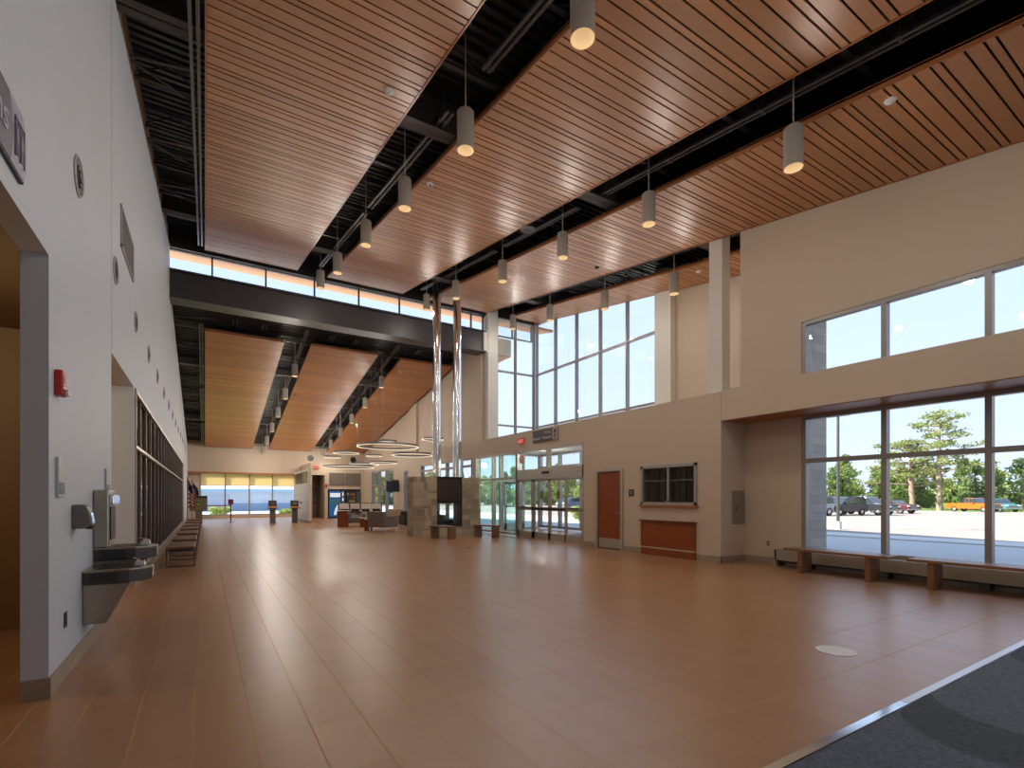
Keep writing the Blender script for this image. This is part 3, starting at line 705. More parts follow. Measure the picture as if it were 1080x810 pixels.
MB().box(-.28, .56, .2, .45, .42, .47).cyl((-.2, .28, .5), (.5, .33, .5), .05, n=10).cyl((-.1, .4, .52), (.42, .26, .55), .045, n=10).build('log_set', M_blackp, t)
MB().box(-.3, .6, .12, .126, .43, 1.2).build('glass_front', M_glass2, t)
for fx_, nm in ((-.22, 'a'), (.62, 'b')):
    fl = MB().cyl((fx_, .31, 2.17), (fx_, .31, 5.0), .165, n=32).cyl((fx_, .31, 5.0), (fx_, .31, 9.9 if fx_ < 0 else zn(17.6) - .05), .16, n=32).cyl((fx_, .31, 4.98), (fx_, .31, 5.05), .17, n=32)
    fl.build('flue', M_chrome, t, smooth=True)

def plank_bench(label, loc, rz, L, inset=.3, W=.36, H=.46):
    t = thing('plank_bench', label, 'bench', loc, rz, 'plank benches')
    MB().box(-W / 2 - .02, W / 2 + .02, -L / 2, L / 2, H - .045, H).build('seat', M_bench, t, bevel=.004)
    for s_ in (-1, 1):
        MB().box(-W / 2, W / 2, s_ * (L / 2 - inset) - .04, s_ * (L / 2 - inset) + .04, 0, H - .045).build('leg', M_bench, t, bevel=.004)
    return t
plank_bench('walnut plank bench under the bench windows, beside the low heater end', (9.68, 4.54, 0), 0, 1.72)
plank_bench('walnut plank bench under the bench windows, nearer the charcoal carpet', (9.68, 2.52, 0), 0, 1.80)
plank_bench('short walnut bench in front of the fireplace opening', (6.98, 15.8, 0), math.radians(20), 1.0, .09, .34, .44)
plank_bench('short walnut bench in front of the vestibule panes', (8.55, 15.55, 0), math.radians(20), 1.0, .09, .34, .44)

# ------------------------------------------------------------------ row of low benches at the glazed strip
def low_bench(label, loc):
    t = thing('waiting_bench', label, 'bench', loc, 0, 'low waiting benches')
    W, L, H = .52, 1.45, .42
    for i in range(3): MB().box(-W / 2 + .01, W / 2 - .01, -L / 2 + i * L / 3 + .01, -L / 2 + (i + 1) * L / 3 - .01, H - .05, H).build('seat_pad', mat('brown_vinyl_seat', (.19, .10, .055), .35, noise=.1), t, bevel=.012)
    MB().box(-W / 2 + .05, W / 2 - .05, -L / 2, L / 2, H - .085, H - .05).build('rail', M_blackp, t)
    for y in (-L / 2 + .08, L / 2 - .08):
        MB().tube([(W / 2 - .02, y, H - .06), (W / 2 - .02, y, .0)], .014).tube([(-W / 2 + .02, y, H - .06), (-W / 2 + .02, y, .0)], .014).tube([(-W / 2 + .02, y, .014), (W / 2 - .02, y, .014)], .012).build('leg', M_darkst, t)
    return t
yy0 = [12.9, 15.1, 17.4, 19.7, 22.0, 24.4, 26.8]
for i, y in enumerate(yy0):
    low_bench('brown padded waiting bench by the glazed strip, ' + ['closest to the drinking fountain', 'second from the fountain', 'third from the fountain', 'fourth from the fountain', 'fifth from the fountain', 'sixth from the fountain', 'closest to the flags'][i], (-.42, y, 0))

# ------------------------------------------------------------------ drinking fountain
t = thing('drinking_fountain', 'two-level steel drinking fountain with bottle filler on the side wall', 'fountain', (XL + .003, 0, 0))
def basin(y0, y1, z, out=.5):
    pts = [(0, y0), (out - .16, y0), (out - .06, y0 + .05), (out, y0 + .16), (out, y1 - .16), (out - .06, y1 - .05), (out - .16, y1), (0, y1)]
    b_ = MB().prism(pts, z - .13, z - .02, 'z').build('basin_body', M_darkst, t, bevel=.008)
    MB().prism([(x * 1.0, y) for x, y in pts], z - .02, z, 'z').build('rim', M_stain, t, bevel=.006)
    MB().prism([(.1, y0 + .06), (out - .14, y0 + .06), (out - .06, y0 + .16), (out - .06, y1 - .16), (out - .14, y1 - .06), (.1, y1 - .06)], z, z + .004, 'z').build('bowl', M_blackp, t)
    g = MB()
    for i in range(5): g.box(.05, .26, y0 - .006, y0, z - .115 + i * .018, z - .105 + i * .018)
    g.build('grille', M_blackp, t)
    MB().prism([(out - .05, y0 + .16), (out + .012, y0 + .16), (out + .012, y1 - .16), (out - .05, y1 - .16)], z - .11, z - .01, 'z').build('push_bar', M_stain, t, bevel=.006)
    s_ = MB().cyl((out - .12, y0 + .2, z), (out - .10, y0 + .2, z + .06), .018).cyl((out - .10, y0 + .2, z + .06), (out - .15, y0 + .2, z + .075), .014)
    s_.prism([(out - .15, z), (out - .05, z), (out - .06, z + .05), (out - .1, z + .065)], y0 + .14, y0 + .26, 'y')
    s_.build('spout', M_chrome, t, smooth=True)
basin(5.88, 6.34, .765); basin(6.42, 6.9, .925)
MB().prism([(0, .27), (.17, .27), (.35, .635), (0, .635)], 5.9, 6.32, 'y').build('skirt', M_stain, t, bevel=.008)
MB().prism([(0, .43), (.17, .43), (.35, .795), (0, .795)], 6.44, 6.88, 'y').build('skirt', M_stain, t, bevel=.008)
MB().box(0, .12, 6.42, 6.9, .925, 1.51).build('bottle_filler', M_stain, t, bevel=.012)
f = MB().box(.12, .128, 6.5, 6.82, 1.0, 1.34)
f.build('filler_alcove', M_blackp, t)
MB().box(.12, .16, 6.46, 6.86, 1.36, 1.46).build('filler_head', M_chrome, t, bevel=.01)
# hand sanitiser
t = thing('sanitizer_dispenser', 'grey plastic hand sanitizer dispenser on the side wall near the fountain', 'dispenser', (XL, 5.56, 1.17))
MB().prism([(0, 0), (.09, 0), (.13, .03), (.125, .1), (.10, .19), (.06, .205), (0, .205)], -.085, .085, 'y').build('body', M_greyp, t, bevel=.012)
MB().box(.09, .135, -.06, .06, -.005, .02).build('nozzle', M_blackp, t)
MB().prism([(.122, .04), (.134, .045), (.122, .13), (.115, .13)], -.05, .05, 'y').build('window', M_chrome, t)
# wall plates
for lab, y0, y1, z0, z1 in [('brushed steel room plate on the side wall above the sanitizer dispenser', 4.95, 5.14, 1.44, 1.74), ('brushed steel room plate on the side wall beside the second opening', 7.1, 7.32, 1.47, 1.76)]:
    t = thing('room_sign', lab, 'sign', (XL, (y0 + y1) / 2, z0))
    h = (y1 - y0) / 2
    MB().box(0, .02, -h, h, 0, z1 - z0).build('plate', mat('pale_plate', (.50, .53, .56), .35, metal=.3), t, bevel=.003)
    MB().box(.02, .023, -h + .015, h - .015, .02, .11).build('band', mat('slate_band', (.16, .18, .22), .4), t)
t = thing('power_outlet', 'dark outlet plate low on the side wall below the sanitizer', 'outlet', (XL, 5.25, .40))
MB().box(0, .008, -.04, .04, 0, .12).build('plate', M_darkst, t)
MB().box(.008, .012, -.018, .018, .02, .05).box(.008, .012, -.018, .018, .07, .1).build('socket', M_blackp, t)
t = thing('fire_alarm', 'red fire alarm strobe high on the side wall by the first opening', 'alarm', (XL, 4.98, 2.2))
MB().box(0, .05, -.07, .07, 0, .19).build('body', M_red, t, bevel=.012)
MB().box(.05, .075, -.03, .045, .005, .05).build('strobe', M_whitep, t, bevel=.008)
text('FIRE', 'lettering', M_whitep, t, (.052, -.05, .15), (0, 0, -1), (0, 1, 0), .045)
# round diffusers
M_mesh = mat('grey_speaker_mesh', (.16, .16, .165), .6)
def diffuser(label, loc):
    t = thing('wall_diffuser', label, 'vent', loc, 0, 'round wall vents on the side wall')
    Mx = Matrix.Rotation(PI / 2, 4, 'Y')
    MB().lathe([(.17, 0), (.17, .012), (.155, .018), (.148, .006)], 28, Mx).build('rim', mat('vent_rim_grey', (.42, .42, .42), .4), t, smooth=True)
    MB().lathe([(.0001, .03), (.05, .03), (.055, .012), (.09, .024), (.096, .008), (.14, .018), (.148, .004)], 28, Mx).build('cone', M_mesh, t, smooth=True)
    return t
for i in range(14):
    y = 5.72 + 2.135 * i
    diffuser('round grey vent in the row high on the side wall, ' + ['first from the restroom sign', 'second from the restroom sign', 'third from the restroom sign', 'fourth from the restroom sign', 'fifth from the restroom sign', 'sixth from the restroom sign', 'seventh from the restroom sign', 'eighth from the restroom sign', 'sixth from the end wall', 'fifth from the end wall', 'fourth from the end wall', 'third from the end wall', 'second from the end wall', 'first from the end wall'][i], (XL, y, 4.255))
t = thing('return_grille', 'rectangular grey return air grille high on the side wall', 'grille', (XL, 8.97, 4.76))
MB().box(0, .018, -.66, .66, 0, .03).box(0, .018, -.66, .66, .53, .56).box(0, .018, -.66, -.63, 0, .56).box(0, .018, .63, .66, 0, .56).build('frame', mat('grille_frame', (.42, .41, .40), .5), t)
g = MB().box(0, .004, -.63, .63, .03, .53)
for i in range(22): g.box(.004, .014, -.63, .63, .035 + i * .0226, .046 + i * .0226)
g.build('louvre', mat('grille_grey', (.20, .195, .19), .5), t)
struct(MB().prism([(7.585, 3.2), (7.595, 3.2), (7.595, zn(7.59)), (7.585, zn(7.585))], XL, XL + .0015, 'x'), 'trim_42', mat('joint_grey', (.34, .35, .36), .7), 'thin vertical control joint in the side wall above the second opening', 'trim')
# restroom sign
t = thing('restroom_sign', 'blue-grey restroom sign with curved end high on the side wall', 'sign', (XL, 3.3, 3.32))
pts = [(-.95, 0), (.80, .0), (.845, .1), (.855, .2), (.835, .31), (.79, .40), (-.95, .40)]
MB().prism(pts, 0, .02, 'x').build('edge', M_blackp, t)
MB().prism([(-.94, .012), (.54, .012), (.575, .1), (.585, .2), (.57, .31), (.53, .388), (-.94, .388)], .02, .024, 'x').build('face', mat('sign_slate_blue', (.115, .15, .22), .25), t)
MB().prism([(.545, .012), (.795, .012), (.835, .1), (.843, .2), (.825, .305), (.785, .388), (.535, .388), (.575, .31), (.59, .2), (.58, .1)], .02, .024, 'x').build('icon_panel', mat('sign_lavender', (.40, .42, .58), .3), t)
text('Restrooms', 'lettering', mat('sign_pale_letters', (.42, .46, .52), .4), t, (.025, .51, .14), (0, 1, 0), (0, 0, 1), .24, 'RIGHT')
ic = MB()
for yy in (.66, .745):
    ic.ell((.028, yy, .275), .004, .016, .018, 10, 6)
    ic.box(.025, .03, yy - .024, yy + .024, .17, .25).box(.025, .03, yy - .018, yy - .004, .10, .17).box(.025, .03, yy + .004, yy + .018, .10, .17)
ic.box(.025, .03, .615, .625, .08, .31).box(.025, .03, .78, .79, .08, .31).box(.025, .03, .615, .79, .30, .31).box(.025, .03, .698, .706, .08, .31)
ic.build('pictogram', mat('sign_dark_icon', (.10, .10, .16), .4), t)

# ------------------------------------------------------------------ right wall details
t = thing('entrance_sign', 'dark overhead parking and transport sign above the entrance', 'sign', (XR, 13.27, 3.27))
MB().box(-.05, -.005, -.44, .69, 0, .38).build('panel', mat('sign_charcoal', (.045, .047, .055), .4), t)
MB().box(-.05, -.005, -.69, -.44, 0, .38).build('icon_panel', mat('sign_taupe', (.38, .34, .31), .4), t)
text('Parking', 'lettering', mat('sign_rose_text', (.60, .45, .46), .4), t, (-.052, -.36, .235), (0, -1, 0), (0, 0, 1), .13, 'RIGHT')
text('Transport', 'lettering', M_whitep, t, (-.052, -.40, .07), (0, -1, 0), (0, 0, 1), .13, 'RIGHT'); text('Ground', 'lettering', M_whitep, t, (-.052, .66, .07), (0, -1, 0), (0, 0, 1), .13)
ic = MB()
ic.box(-.055, -.05, -.62, -.51, .25, .33).box(-.055, -.05, -.60, -.53, .2, .25).box(-.055, -.05, -.62, -.51, .12, .17).box(-.055, -.05, -.60, -.53, .05, .1)
ic.build('pictogram', M_blackp, t)
def exit_sign(label, loc, facing):
    t = thing('exit_sign', label, 'sign', loc)
    if facing == 'x':
        MB().box(-.05, 0, -.17, .17, 0, .21).build('housing', mat('exit_red_panel', (.55, .10, .09), .5, emit=(1, .1, .08), es=.1), t, bevel=.005)
        text('EXIT', 'lettering', M_exit, t, (-.052, .13, .04), (0, -1, 0), (0, 0, 1), .15)
    else:
        MB().box(-.17, .17, -.05, 0, 0, .2).build('housing', MATS['exit_red_panel'], t, bevel=.005)
        text('EXIT', 'lettering', M_exit, t, (-.13, -.052, .04), (1, 0, 0), (0, 0, 1), .15)
exit_sign('red EXIT sign on the beige wall over the vestibule panes', (XR, 14.73, 3.3), 'x')
exit_sign('red EXIT sign on the end wall above the passage by the vending machines', (6.3, 35.0, 3.3), 'y')
t = thing('entrance_notice', 'small pale red notice inside the transom above the sidelight', 'sign', (XR + .02, 14.75, 2.62))
MB().box(-.01, 0, -.12, .12, 0, .28).build('sheet', mat('pale_red_sheet', (.62, .28, .26), .6), t)
MB().box(-.013, -.01, -.09, .09, .05, .1).box(-.013, -.01, -.09, .09, .14, .24).build('print', mat('faint_print', (.75, .6, .58), .6), t)
t = thing('room_sign', 'small dark room plate on the beige wall beside the wood door', 'sign', (XR, 9.42, 1.46))
MB().box(-.015, 0, -.09, .09, 0, .17).build('plate', mat('dark_teal_plate', (.03, .045, .05), .4), t)
MB().box(-.018, -.015, -.06, .06, .05, .065).build('text_line', M_alu, t); MB().box(-.018, -.015, -.06, .06, .1, .12).build('text_line', M_alu, t)
t = thing('electrical_panel', 'flush metal electrical panel on the short return wall', 'panel', (10.1, 6.77, .84))
MB().box(-.22, .22, -.02, 0, 0, .74).build('frame', mat('panel_frame_taupe', (.30, .25, .20), .5, metal=.2), t, bevel=.003)
MB().box(-.19, .19, -.03, -.02, .03, .68).build('cover', mat('panel_door_taupe', (.27, .225, .18), .45, metal=.2), t, bevel=.003)
MB().box(-.12, -.09, -.04, -.03, .3, .38).build('latch', M_darkst, t)
t = thing('power_outlet', 'pale duplex outlet low on the beige wall by the heater end', 'outlet', (XB, 6.22, .38))
MB().box(-.008, 0, -.04, .04, 0, .12).build('plate', mat('outlet_beige', (.42, .36, .28), .5), t)
MB().box(-.012, -.008, -.018, .018, .02, .05).box(-.012, -.008, -.018, .018, .07, .1).build('socket', M_blackp, t)
t = thing('convector_heater', 'long low taupe convector heater under the bench windows', 'heater', (XB, 0, 0))
M_heat = mat('taupe_heater_enamel', (.33, .285, .235), .5, metal=.1)
MB().box(-.25, -.005, -6, 5.93, .13, .34).box(-.25, -.005, 5.9, 5.95, .0, .34).build('cover', M_heat, t)
MB().box(-.2, -.01, -6, 5.9, .1, .13).build('slot', M_blackp, t)
for i in range(9):
    y = 5.3 - 1.32 * i
    MB().box(-.23, -.01, y - .06, y + .06, .0, .13).build('foot', M_darkst, t)
struct(MB().box(XB - .02, XB, YB, 5.9, 0, .1), 'trim_40', mat('pale_base_strip', (.55, .52, .50), .5), 'pale strip at the wall foot under the heater', 'trim')
# floor features
cm = MB(); 
t = thing('walk_off_carpet', 'charcoal walk-off carpet with curved seams at the metal floor strip', 'carpet', (6, 0, 0))
MB().box(-3.9, 3.4, -6.8, 1.475, .0005, .008).build('pile', M_carpet2, t)
def arc(cx, cy, r_, a0, a1, n=20): return [(cx + r_ * math.cos(math.radians(a0 + (a1 - a0) * i / n)), min(1.472, cy + r_ * math.sin(math.radians(a0 + (a1 - a0) * i / n)))) for i in range(n + 1)]
seams = [arc(-1.88 + .57 * k_, 1.0 + .005 * k_, .5, 78 if k_ else 85, 205) for k_ in range(-3, 9)]
p = MB()
a, b_ = seams[3], seams[4]
for (p0, p1), (q0, q1) in zip(zip(a, a[1:]), zip(b_, b_[1:])): p.add([(*p0, .009), (*p1, .009), (*q1, .009), (*q0, .009)], [(0, 1, 2, 3)])
p.build('dark_band', M_carpet, t); p = MB()
a, b_ = seams[7], seams[8]
for (p0, p1), (q0, q1) in zip(zip(a, a[1:]), zip(b_, b_[1:])): p.add([(*p0, .009), (*p1, .009), (*q1, .009), (*q0, .009)], [(0, 1, 2, 3)])
p.build('dark_band', M_carpet, t)
for sm in seams:
    p = MB()
    for p0, p1 in zip(sm, sm[1:]):
        d_ = Vector((p1[0] - p0[0], p1[1] - p0[1])); n_ = Vector((-d_.y, d_.x)).normalized() * .005 if d_.length > 1e-6 else Vector((0, .005))
        p.add([(p0[0] - n_.x, p0[1] - n_.y, .0105), (p1[0] - n_.x, p1[1] - n_.y, .0105), (p1[0] + n_.x, p1[1] + n_.y, .0105), (p0[0] + n_.x, p0[1] + n_.y, .0105)], [(0, 1, 2, 3)])
    p.build('seam', M_blackp, t)
t = thing('trim_41', 'pale metal floor strip edging the charcoal carpet', 'trim', kind='structure')
MB().box(2.05, 4.14, 1.48, 1.535, .0005, .012).build('bar', M_chrome, t); MB().box(4.15, 9.4, 1.48, 1.535, .0005, .012).build('bar', mat('satin_strip', (.72, .74, .78), .35, metal=.7), t)
tag(MB().cyl((5.02, 2.36, .0006), (5.02, 2.36, .003), .165, n=40).build('floor_decal', mat('white_decal', (.62, .64, .68), .6, noise=.25, nscale=14)), 'faded round white decal stuck on the floor tiles', 'decal')
t = thing('floor_box', 'small dark floor outlet set in the tiles before the fireplace bench', 'outlet', (6.32, 12.6, 0))
MB().box(-.12, -.03, -.05, .05, .0005, .006).build('lid', M_darkst, t); MB().box(.03, .12, -.05, .05, .0005, .006).build('lid', M_darkst, t)

# ceiling accessories
for lab, u, x, y, zfun in [('white round detector on the first near wood panel beside the dark gap', 0, 2.35, 7.3, zn), ('white round dome camera on the second near wood panel by the pendant', 1, 3.95, 9.6, zn), ('white round detector on the near wood panel meeting the tall wall', 0, 7.95, 3.05, zn),
                           ('small dark sensor on the second near wood panel edge toward the bay', 2, 9.7, 11.0, zn), ('small pale detector on the narrow bay panel', 0, 11.9, 9.2, zn), ('dark round sensor on the second far wood panel', 2, 3.95, 27.5, zf), ('pale sprinkler cap on the far panel above the ring lamps', 0, 8.0, 23.2, zf)]:
    t = thing('ceiling_detector', lab, 'detector', (x, y, zfun(y)))
    MB().lathe([(.0001, -.045), (.04, -.042), (.07, -.02), (.075, .0)], 20).build('body', M_whitep if u != 2 else M_blackp, t, smooth=True)
    MB().lathe([(.0001, -.056), (.022, -.05), (.03, -.04)], 14).build('lens', M_blackp if u else M_whitep, t, smooth=True)
t = thing('ceiling_speaker', 'round grey loudspeaker in the dark gap between the near panels', 'speaker', (7.1, 10.7, zn(10.7) + .25))
MB().lathe([(.22, 0), (.2, .03), (.17, .01), (.12, .015)], 32).build('rim', M_rail, t, smooth=True)
MB().lathe([(.0001, .03), (.12, .015)], 32).build('cone', M_darkst, t, smooth=True)
MB().cyl((0, 0, .02), (0, 0, .5), .015, n=6).build('stem', M_joist, t)

# ------------------------------------------------------------------ far end furniture
for i, (x, y, lab) in enumerate([(3.21, 30.5, 'grey self-service kiosk with amber shelf beside the end window, nearer the belt post'), (4.3, 30.2, 'grey self-service kiosk with amber shelf beside the slatted partition')]):
    t = thing('kiosk', lab, 'kiosk', (x, y, 0), 0, 'self-service kiosks')
    MB().box(-.14, .14, -.12, .16, 0, .78).build('pedestal', mat('kiosk_grey', (.15, .14, .15), .45), t, bevel=.01)
    MB().box(-.27, .27, -.22, .16, .78, .83).build('shelf', mat('kiosk_shelf', (.10, .075, .05), .5), t, bevel=.008)
    MB().prism([(-.2, .83), (.1, .83), (.12, .95)], -.22, .22, 'x').build('keyboard', mat('amber_keyboard', (.55, .27, .05), .4), t)
    MB().prism([(.04, .9), (.1, .9), (.16, 1.24), (.10, 1.24)], -.21, .21, 'x').build('screen', M_blackp, t)
    MB().prism([(.03, .97), (.035, .97), (.088, 1.2), (.083, 1.2)], -.15, .15, 'x').build('display', mat('kiosk_display', (.10, .08, .09), .2), t)
    if i: MB().ell((.33, .05, 1.12), .05, .05, .06, 10, 6).cyl((.2, .06, 1.1), (.3, .05, 1.12), .015, n=6).build('handset', M_red, t)
t = thing('belt_post', 'barrier post with red sign head beside the end window', 'post', (1.25, 32.3, 0))
MB().lathe([(.0001, 0), (.17, 0), (.17, .012), (.04, .03), (.032, .05)], 20).build('base', M_darkst, t)
MB().cyl((0, 0, .03), (0, 0, 1.05), .032, n=14).build('post', M_darkst, t, smooth=True)
MB().box(-.13, .13, -.02, .02, 1.0, 1.3).build('sign_head', mat('maroon_sign', (.22, .02, .03), .5), t)
t = thing('barrier_belt', 'red retractable belt stretched between the podium and the barrier post', 'belt', (0, 0, 0))
MB().box(-.05, 1.21, 32.28, 32.285, .92, .98).build('webbing', M_red, t)
MB().box(1.2, 1.218, 32.26, 32.3, .91, .99).build('clip', M_blackp, t)
t = thing('podium', 'grey podium with round green seal beside the flags', 'podium', (-.28, 31.9, 0))
MB().box(-.16, .17, -.1, .2, 0, .9).build('pedestal', mat('podium_taupe', (.20, .165, .14), .5), t)
MB().box(-.42, .40, -.16, .24, .68, 1.5).build('body', MATS['podium_taupe'], t, bevel=.01)
MB().box(-.41, .39, -.17, -.155, 1.36, 1.47).build('header', mat('podium_dark', (.035, .025, .02), .5), t)
Mx = Matrix.Translation((-.01, -.16, 1.04)) @ Matrix.Rotation(PI / 2, 4, 'X')
sl = MB().lathe([(.0001, .008), (.27, .008), (.27, 0)], 32, Mx).build('seal', mat('seal_olive', (.10, .12, .03), .5), t)
MB().lathe([(.19, .009), (.19, .014), (.235, .014), (.235, .009)], 32, Mx, closed=True).build('seal_ring', mat('seal_green', (.30, .34, .12), .5), sl)
e = MB()
for k_ in range(5):
    a = k_ * 2 * PI / 5 + PI / 2
    e.cyl((-.01, -.172, 1.04), (-.01 + .14 * math.cos(a), -.172, 1.04 + .14 * math.sin(a)), .018, n=6)
e.build('emblem', mat('seal_pale', (.42, .45, .22), .5), sl)
# flags
M_navy = mat('flag_navy', (.015, .02, .07), .8); M_fred = mat('flag_red', (.38, .02, .02), .8); M_fwhite = mat('flag_white', (.65, .62, .58), .8)
def drape(t, width, h, zt, n, phase):
    """draped cloth hung along the pole: list of strips"""
    cols = []
    for i in range(n + 1):
        f = i / n
        cols.append((.02 + .26 * f * width + .02 * math.sin(f * 9 + phase), -.05 * math.sin(f * 14 + phase) - .03, zt - f * .62, zt - h - .05 * math.cos(f * 8)))
    return cols
def flag(lab, loc, usa):
    t = thing('flag', lab, 'flag', loc, 0, 'flags on floor poles')
    MB().lathe([(.0001, 0), (.16, 0), (.15, .03), (.05, .06), (.02, .12)], 20).build('base', mat('brass', (.45, .30, .10), .3, metal=1.), t, smooth=True)
    MB().cyl((0, 0, .05), (0, 0, 2.42), .015, n=10).build('pole', mat('dark_wood_pole', (.07, .04, .025), .5), t)
    MB().ell((0, 0, 2.45), .03, .03, .05, 10, 6).build('finial', MATS['brass'], t, smooth=True)
    cols = drape(t, 1.3, 1.45, 2.35, 26, .5 if usa else 2.)
    if usa:
        parts = {0: MB(), 1: MB(), 2: MB()}
        for a, b_ in zip(cols, cols[1:]):
            for j in range(13):
                q = [(a[0], a[1], a[2] + (a[3] - a[2]) * j / 13), (a[0], a[1], a[2] + (a[3] - a[2]) * (j + 1) / 13), (b_[0], b_[1], b_[2] + (b_[3] - b_[2]) * (j + 1) / 13), (b_[0], b_[1], b_[2] + (b_[3] - b_[2]) * j / 13)]
                k_ = 0 if j < 5 and a[0] < .24 else (1 if j % 2 == 0 else 2)
                parts[k_].add(q, [(0, 1, 2, 3)])
        cl = parts[1].build('cloth', M_fred, t); parts[2].build('white_stripes', M_fwhite, cl); parts[0].build('canton', M_navy, cl)
    else:
        q = MB()
        for a, b_ in zip(cols, cols[1:]): q.add([(a[0], a[1], a[2]), (a[0], a[1], a[3]), (b_[0], b_[1], b_[3]), (b_[0], b_[1], b_[2])], [(0, 1, 2, 3)])
        q.build('cloth', M_navy, t)
    return t
flag('striped red and white flag with navy canton on a floor pole by the podium', (-.77, 30.6, 0), True)
flag('plain navy flag on a floor pole behind the podium', (-.62, 33.6, 0), False)
# partition with slats
t = thing('slatted_partition', 'white partition with dark upper slats beside the kiosks', 'partition', (4.85, 31.2, 0))
MB().box(-.06, .06, -2.5, 2.6, 0, 2.2).box(-.06, .06, -2.5, 2.6, 2.86, 2.95).box(-.06, .06, -2.5, -2.3, 2.2, 2.86).build('panel', mat('partition_white', (.72, .70, .66), .5), t)
for i in range(7): MB().box(-.02, .02, -2.15 + i * .68, -2.0 + i * .68, 2.2, 2.86).build('slat', mat('slat_dark', (.06, .045, .03), .5), t)
MB().box(-.075, .075, -2.52, 2.62, 0, .146).build('base_tile', M_base, t)
# door in the far passage
d = thing('door_7', 'taupe door at the end of the passage by the vending machines', 'door', (6.45, 37.6, 0), kind='structure')
MB().box(-.4, .4, 0, .05, .01, 2.1).build('leaf', mat('taupe_door', (.30, .22, .17), .5), d)
MB().box(-.38, .38, -.05, -.02, 1.0, 1.06).build('push_bar', M_darkst, d)
MB().box(-.4, .4, .05, .2, 2.1, 3.6).build('panel', M_tan, d)
# vending machines
def vending(lab, x0, x1, blue):
    t = thing('vending_machine', lab, 'vending machine', ((x0 + x1) / 2, 34.95, 0), 0, 'vending machines')
    h = (x1 - x0) / 2
    MB().box(-h, h, 0, .8, .06, 1.88).build('cabinet', mat('vend_black', (.015, .017, .025), .4), t, bevel=.01)
    for sx_ in (-h + .06, h - .06): MB().box(sx_ - .04, sx_ + .04, .04, .12, 0, .06).build('foot', M_blackp, t)
    if blue:
        MB().box(-h + .03, h - .3, -.02, 0, .1, 1.84).build('front', mat('vend_blue', (.02, .10, .28), .35, emit=(.05, .22, .5), es=.18), t)
        MB().box(-h + .08, h - .34, -.03, -.02, 1.42, 1.7).build('banner', mat('vend_white', (.7, .75, .8), .4, emit=(.7, .85, 1), es=.45), t)
        MB().box(-h + .08, h - .34, -.028, -.02, .98, 1.3).build('picture', mat('vend_teal', (.06, .22, .30), .4), t)
        b_ = MB().lathe([(.05, 0), (.09, .1), (.09, .42), (.035, .6), (.035, .7)], 14, Matrix.Translation((-.15, -.03, .2)) @ Matrix.Rotation(.25, 4, 'Y') @ Matrix.Diagonal((1, .15, 1, 1)))
        b_.build('bottle_print', MATS['vend_white'], t)
        MB().box(h - .27, h - .05, -.02, 0, .1, 1.84).build('control_panel', mat('vend_slate', (.08, .09, .13), .4), t)
        MB().box(h - .2, h - .12, -.03, -.02, 1.5, 1.75).box(h - .2, h - .12, -.03, -.02, 1.15, 1.38).build('keypad', MATS['vend_white'], t)
    else:
        MB().box(-h + .06, h - .3, -.02, 0, .5, 1.78).build('display', mat('vend_dim', (.03, .035, .03), .15), t)
        r2 = random.Random(3)
        for j in range(5):
            MB().box(-h + .08, h - .32, -.04, -.02, .58 + j * .24, .6 + j * .24).build('shelf', M_greyp, t)
        for j in range(5):
            for k_ in range(4):
                MB().box(-h + .11 + k_ * .14, -h + .2 + k_ * .14, -.045, -.022, .6 + j * .24, .74 + j * .24).build('snack_pack', mat('snack_%d' % r2.randrange(4), [(.5, .45, .05), (.25, .4, .08), (.06, .06, .07), (.5, .15, .05)][r2.randrange(4)], .4), t)
        MB().box(h - .27, h - .04, -.02, 0, .1, 1.84).build('control_panel', MATS.get('vend_slate') or mat('vend_slate', (.08, .09, .13), .4), t)
        MB().box(-h + .1, h - .32, -.02, 0, .16, .36).build('tray', M_greyp, t)
vending('blue-fronted drink machine recessed in the end wall', 7.1, 8.18, True)
vending('dark snack machine with lit window recessed in the end wall', 8.2, 9.22, False)
for x, lab in ((7.65, 'brown louvred panel above the blue drink machine'), (8.72, 'brown louvred panel above the dark snack machine')):
    t = thing('louvre_panel', lab, 'panel', (x, 35.0, 2.2), 0, 'louvred panels over the vending machines')
    MB().box(-.51, .51, -.02, 0, 0, .85).build('frame', M_bronze, t)
    m = MB()
    for i in range(24): m.box(-.48 + i * .04, -.455 + i * .04, -.045, -.02, .03, .82)
    m.build('slats', mat('louvre_taupe', (.26, .22, .18), .6), t)
t = thing('fire_alarm', 'small red alarm on the end wall next to the vending machines', 'alarm', (6.95, 35.0, 2.1))
MB().box(-.08, .08, -.05, 0, 0, .2).build('body', M_red, t); MB().box(-.03, .03, -.07, -.05, .03, .09).build('strobe', M_darkst, t)
for x, z, lab in ((6.55, 4.25, 'round black loudspeaker high on the end wall above the passage'), (9.6, 4.25, 'round black loudspeaker high on the end wall behind the ring lamps')):
    t = thing('wall_speaker', lab, 'speaker', (x, YF, z))
    Mx = Matrix.Rotation(PI / 2, 4, 'X')
    MB().lathe([(.22, 0), (.21, .06), (.17, .05)], 24, Mx).build('rim', M_blackp, t, smooth=True)
    MB().lathe([(.0001, .03), (.17, .05)], 24, Mx).build('cone', M_blackp, t)
t = thing('wall_television', 'small dark television on a bracket beside the lounge window', 'television', (9.1, 27.6, 1.72))
MB().box(-.37, .37, 0, .07, 0, .62).build('bezel', M_blackp, t, bevel=.01)
MB().box(-.33, .2, -.006, 0, .05, .57).build('screen', mat('tv_blue_screen', (.03, .045, .10), .15), t)
MB().box(-.03, .03, .07, .3, .55, .7).box(-.03, .4, .25, .3, .62, .7).build('bracket', M_blackp, t)
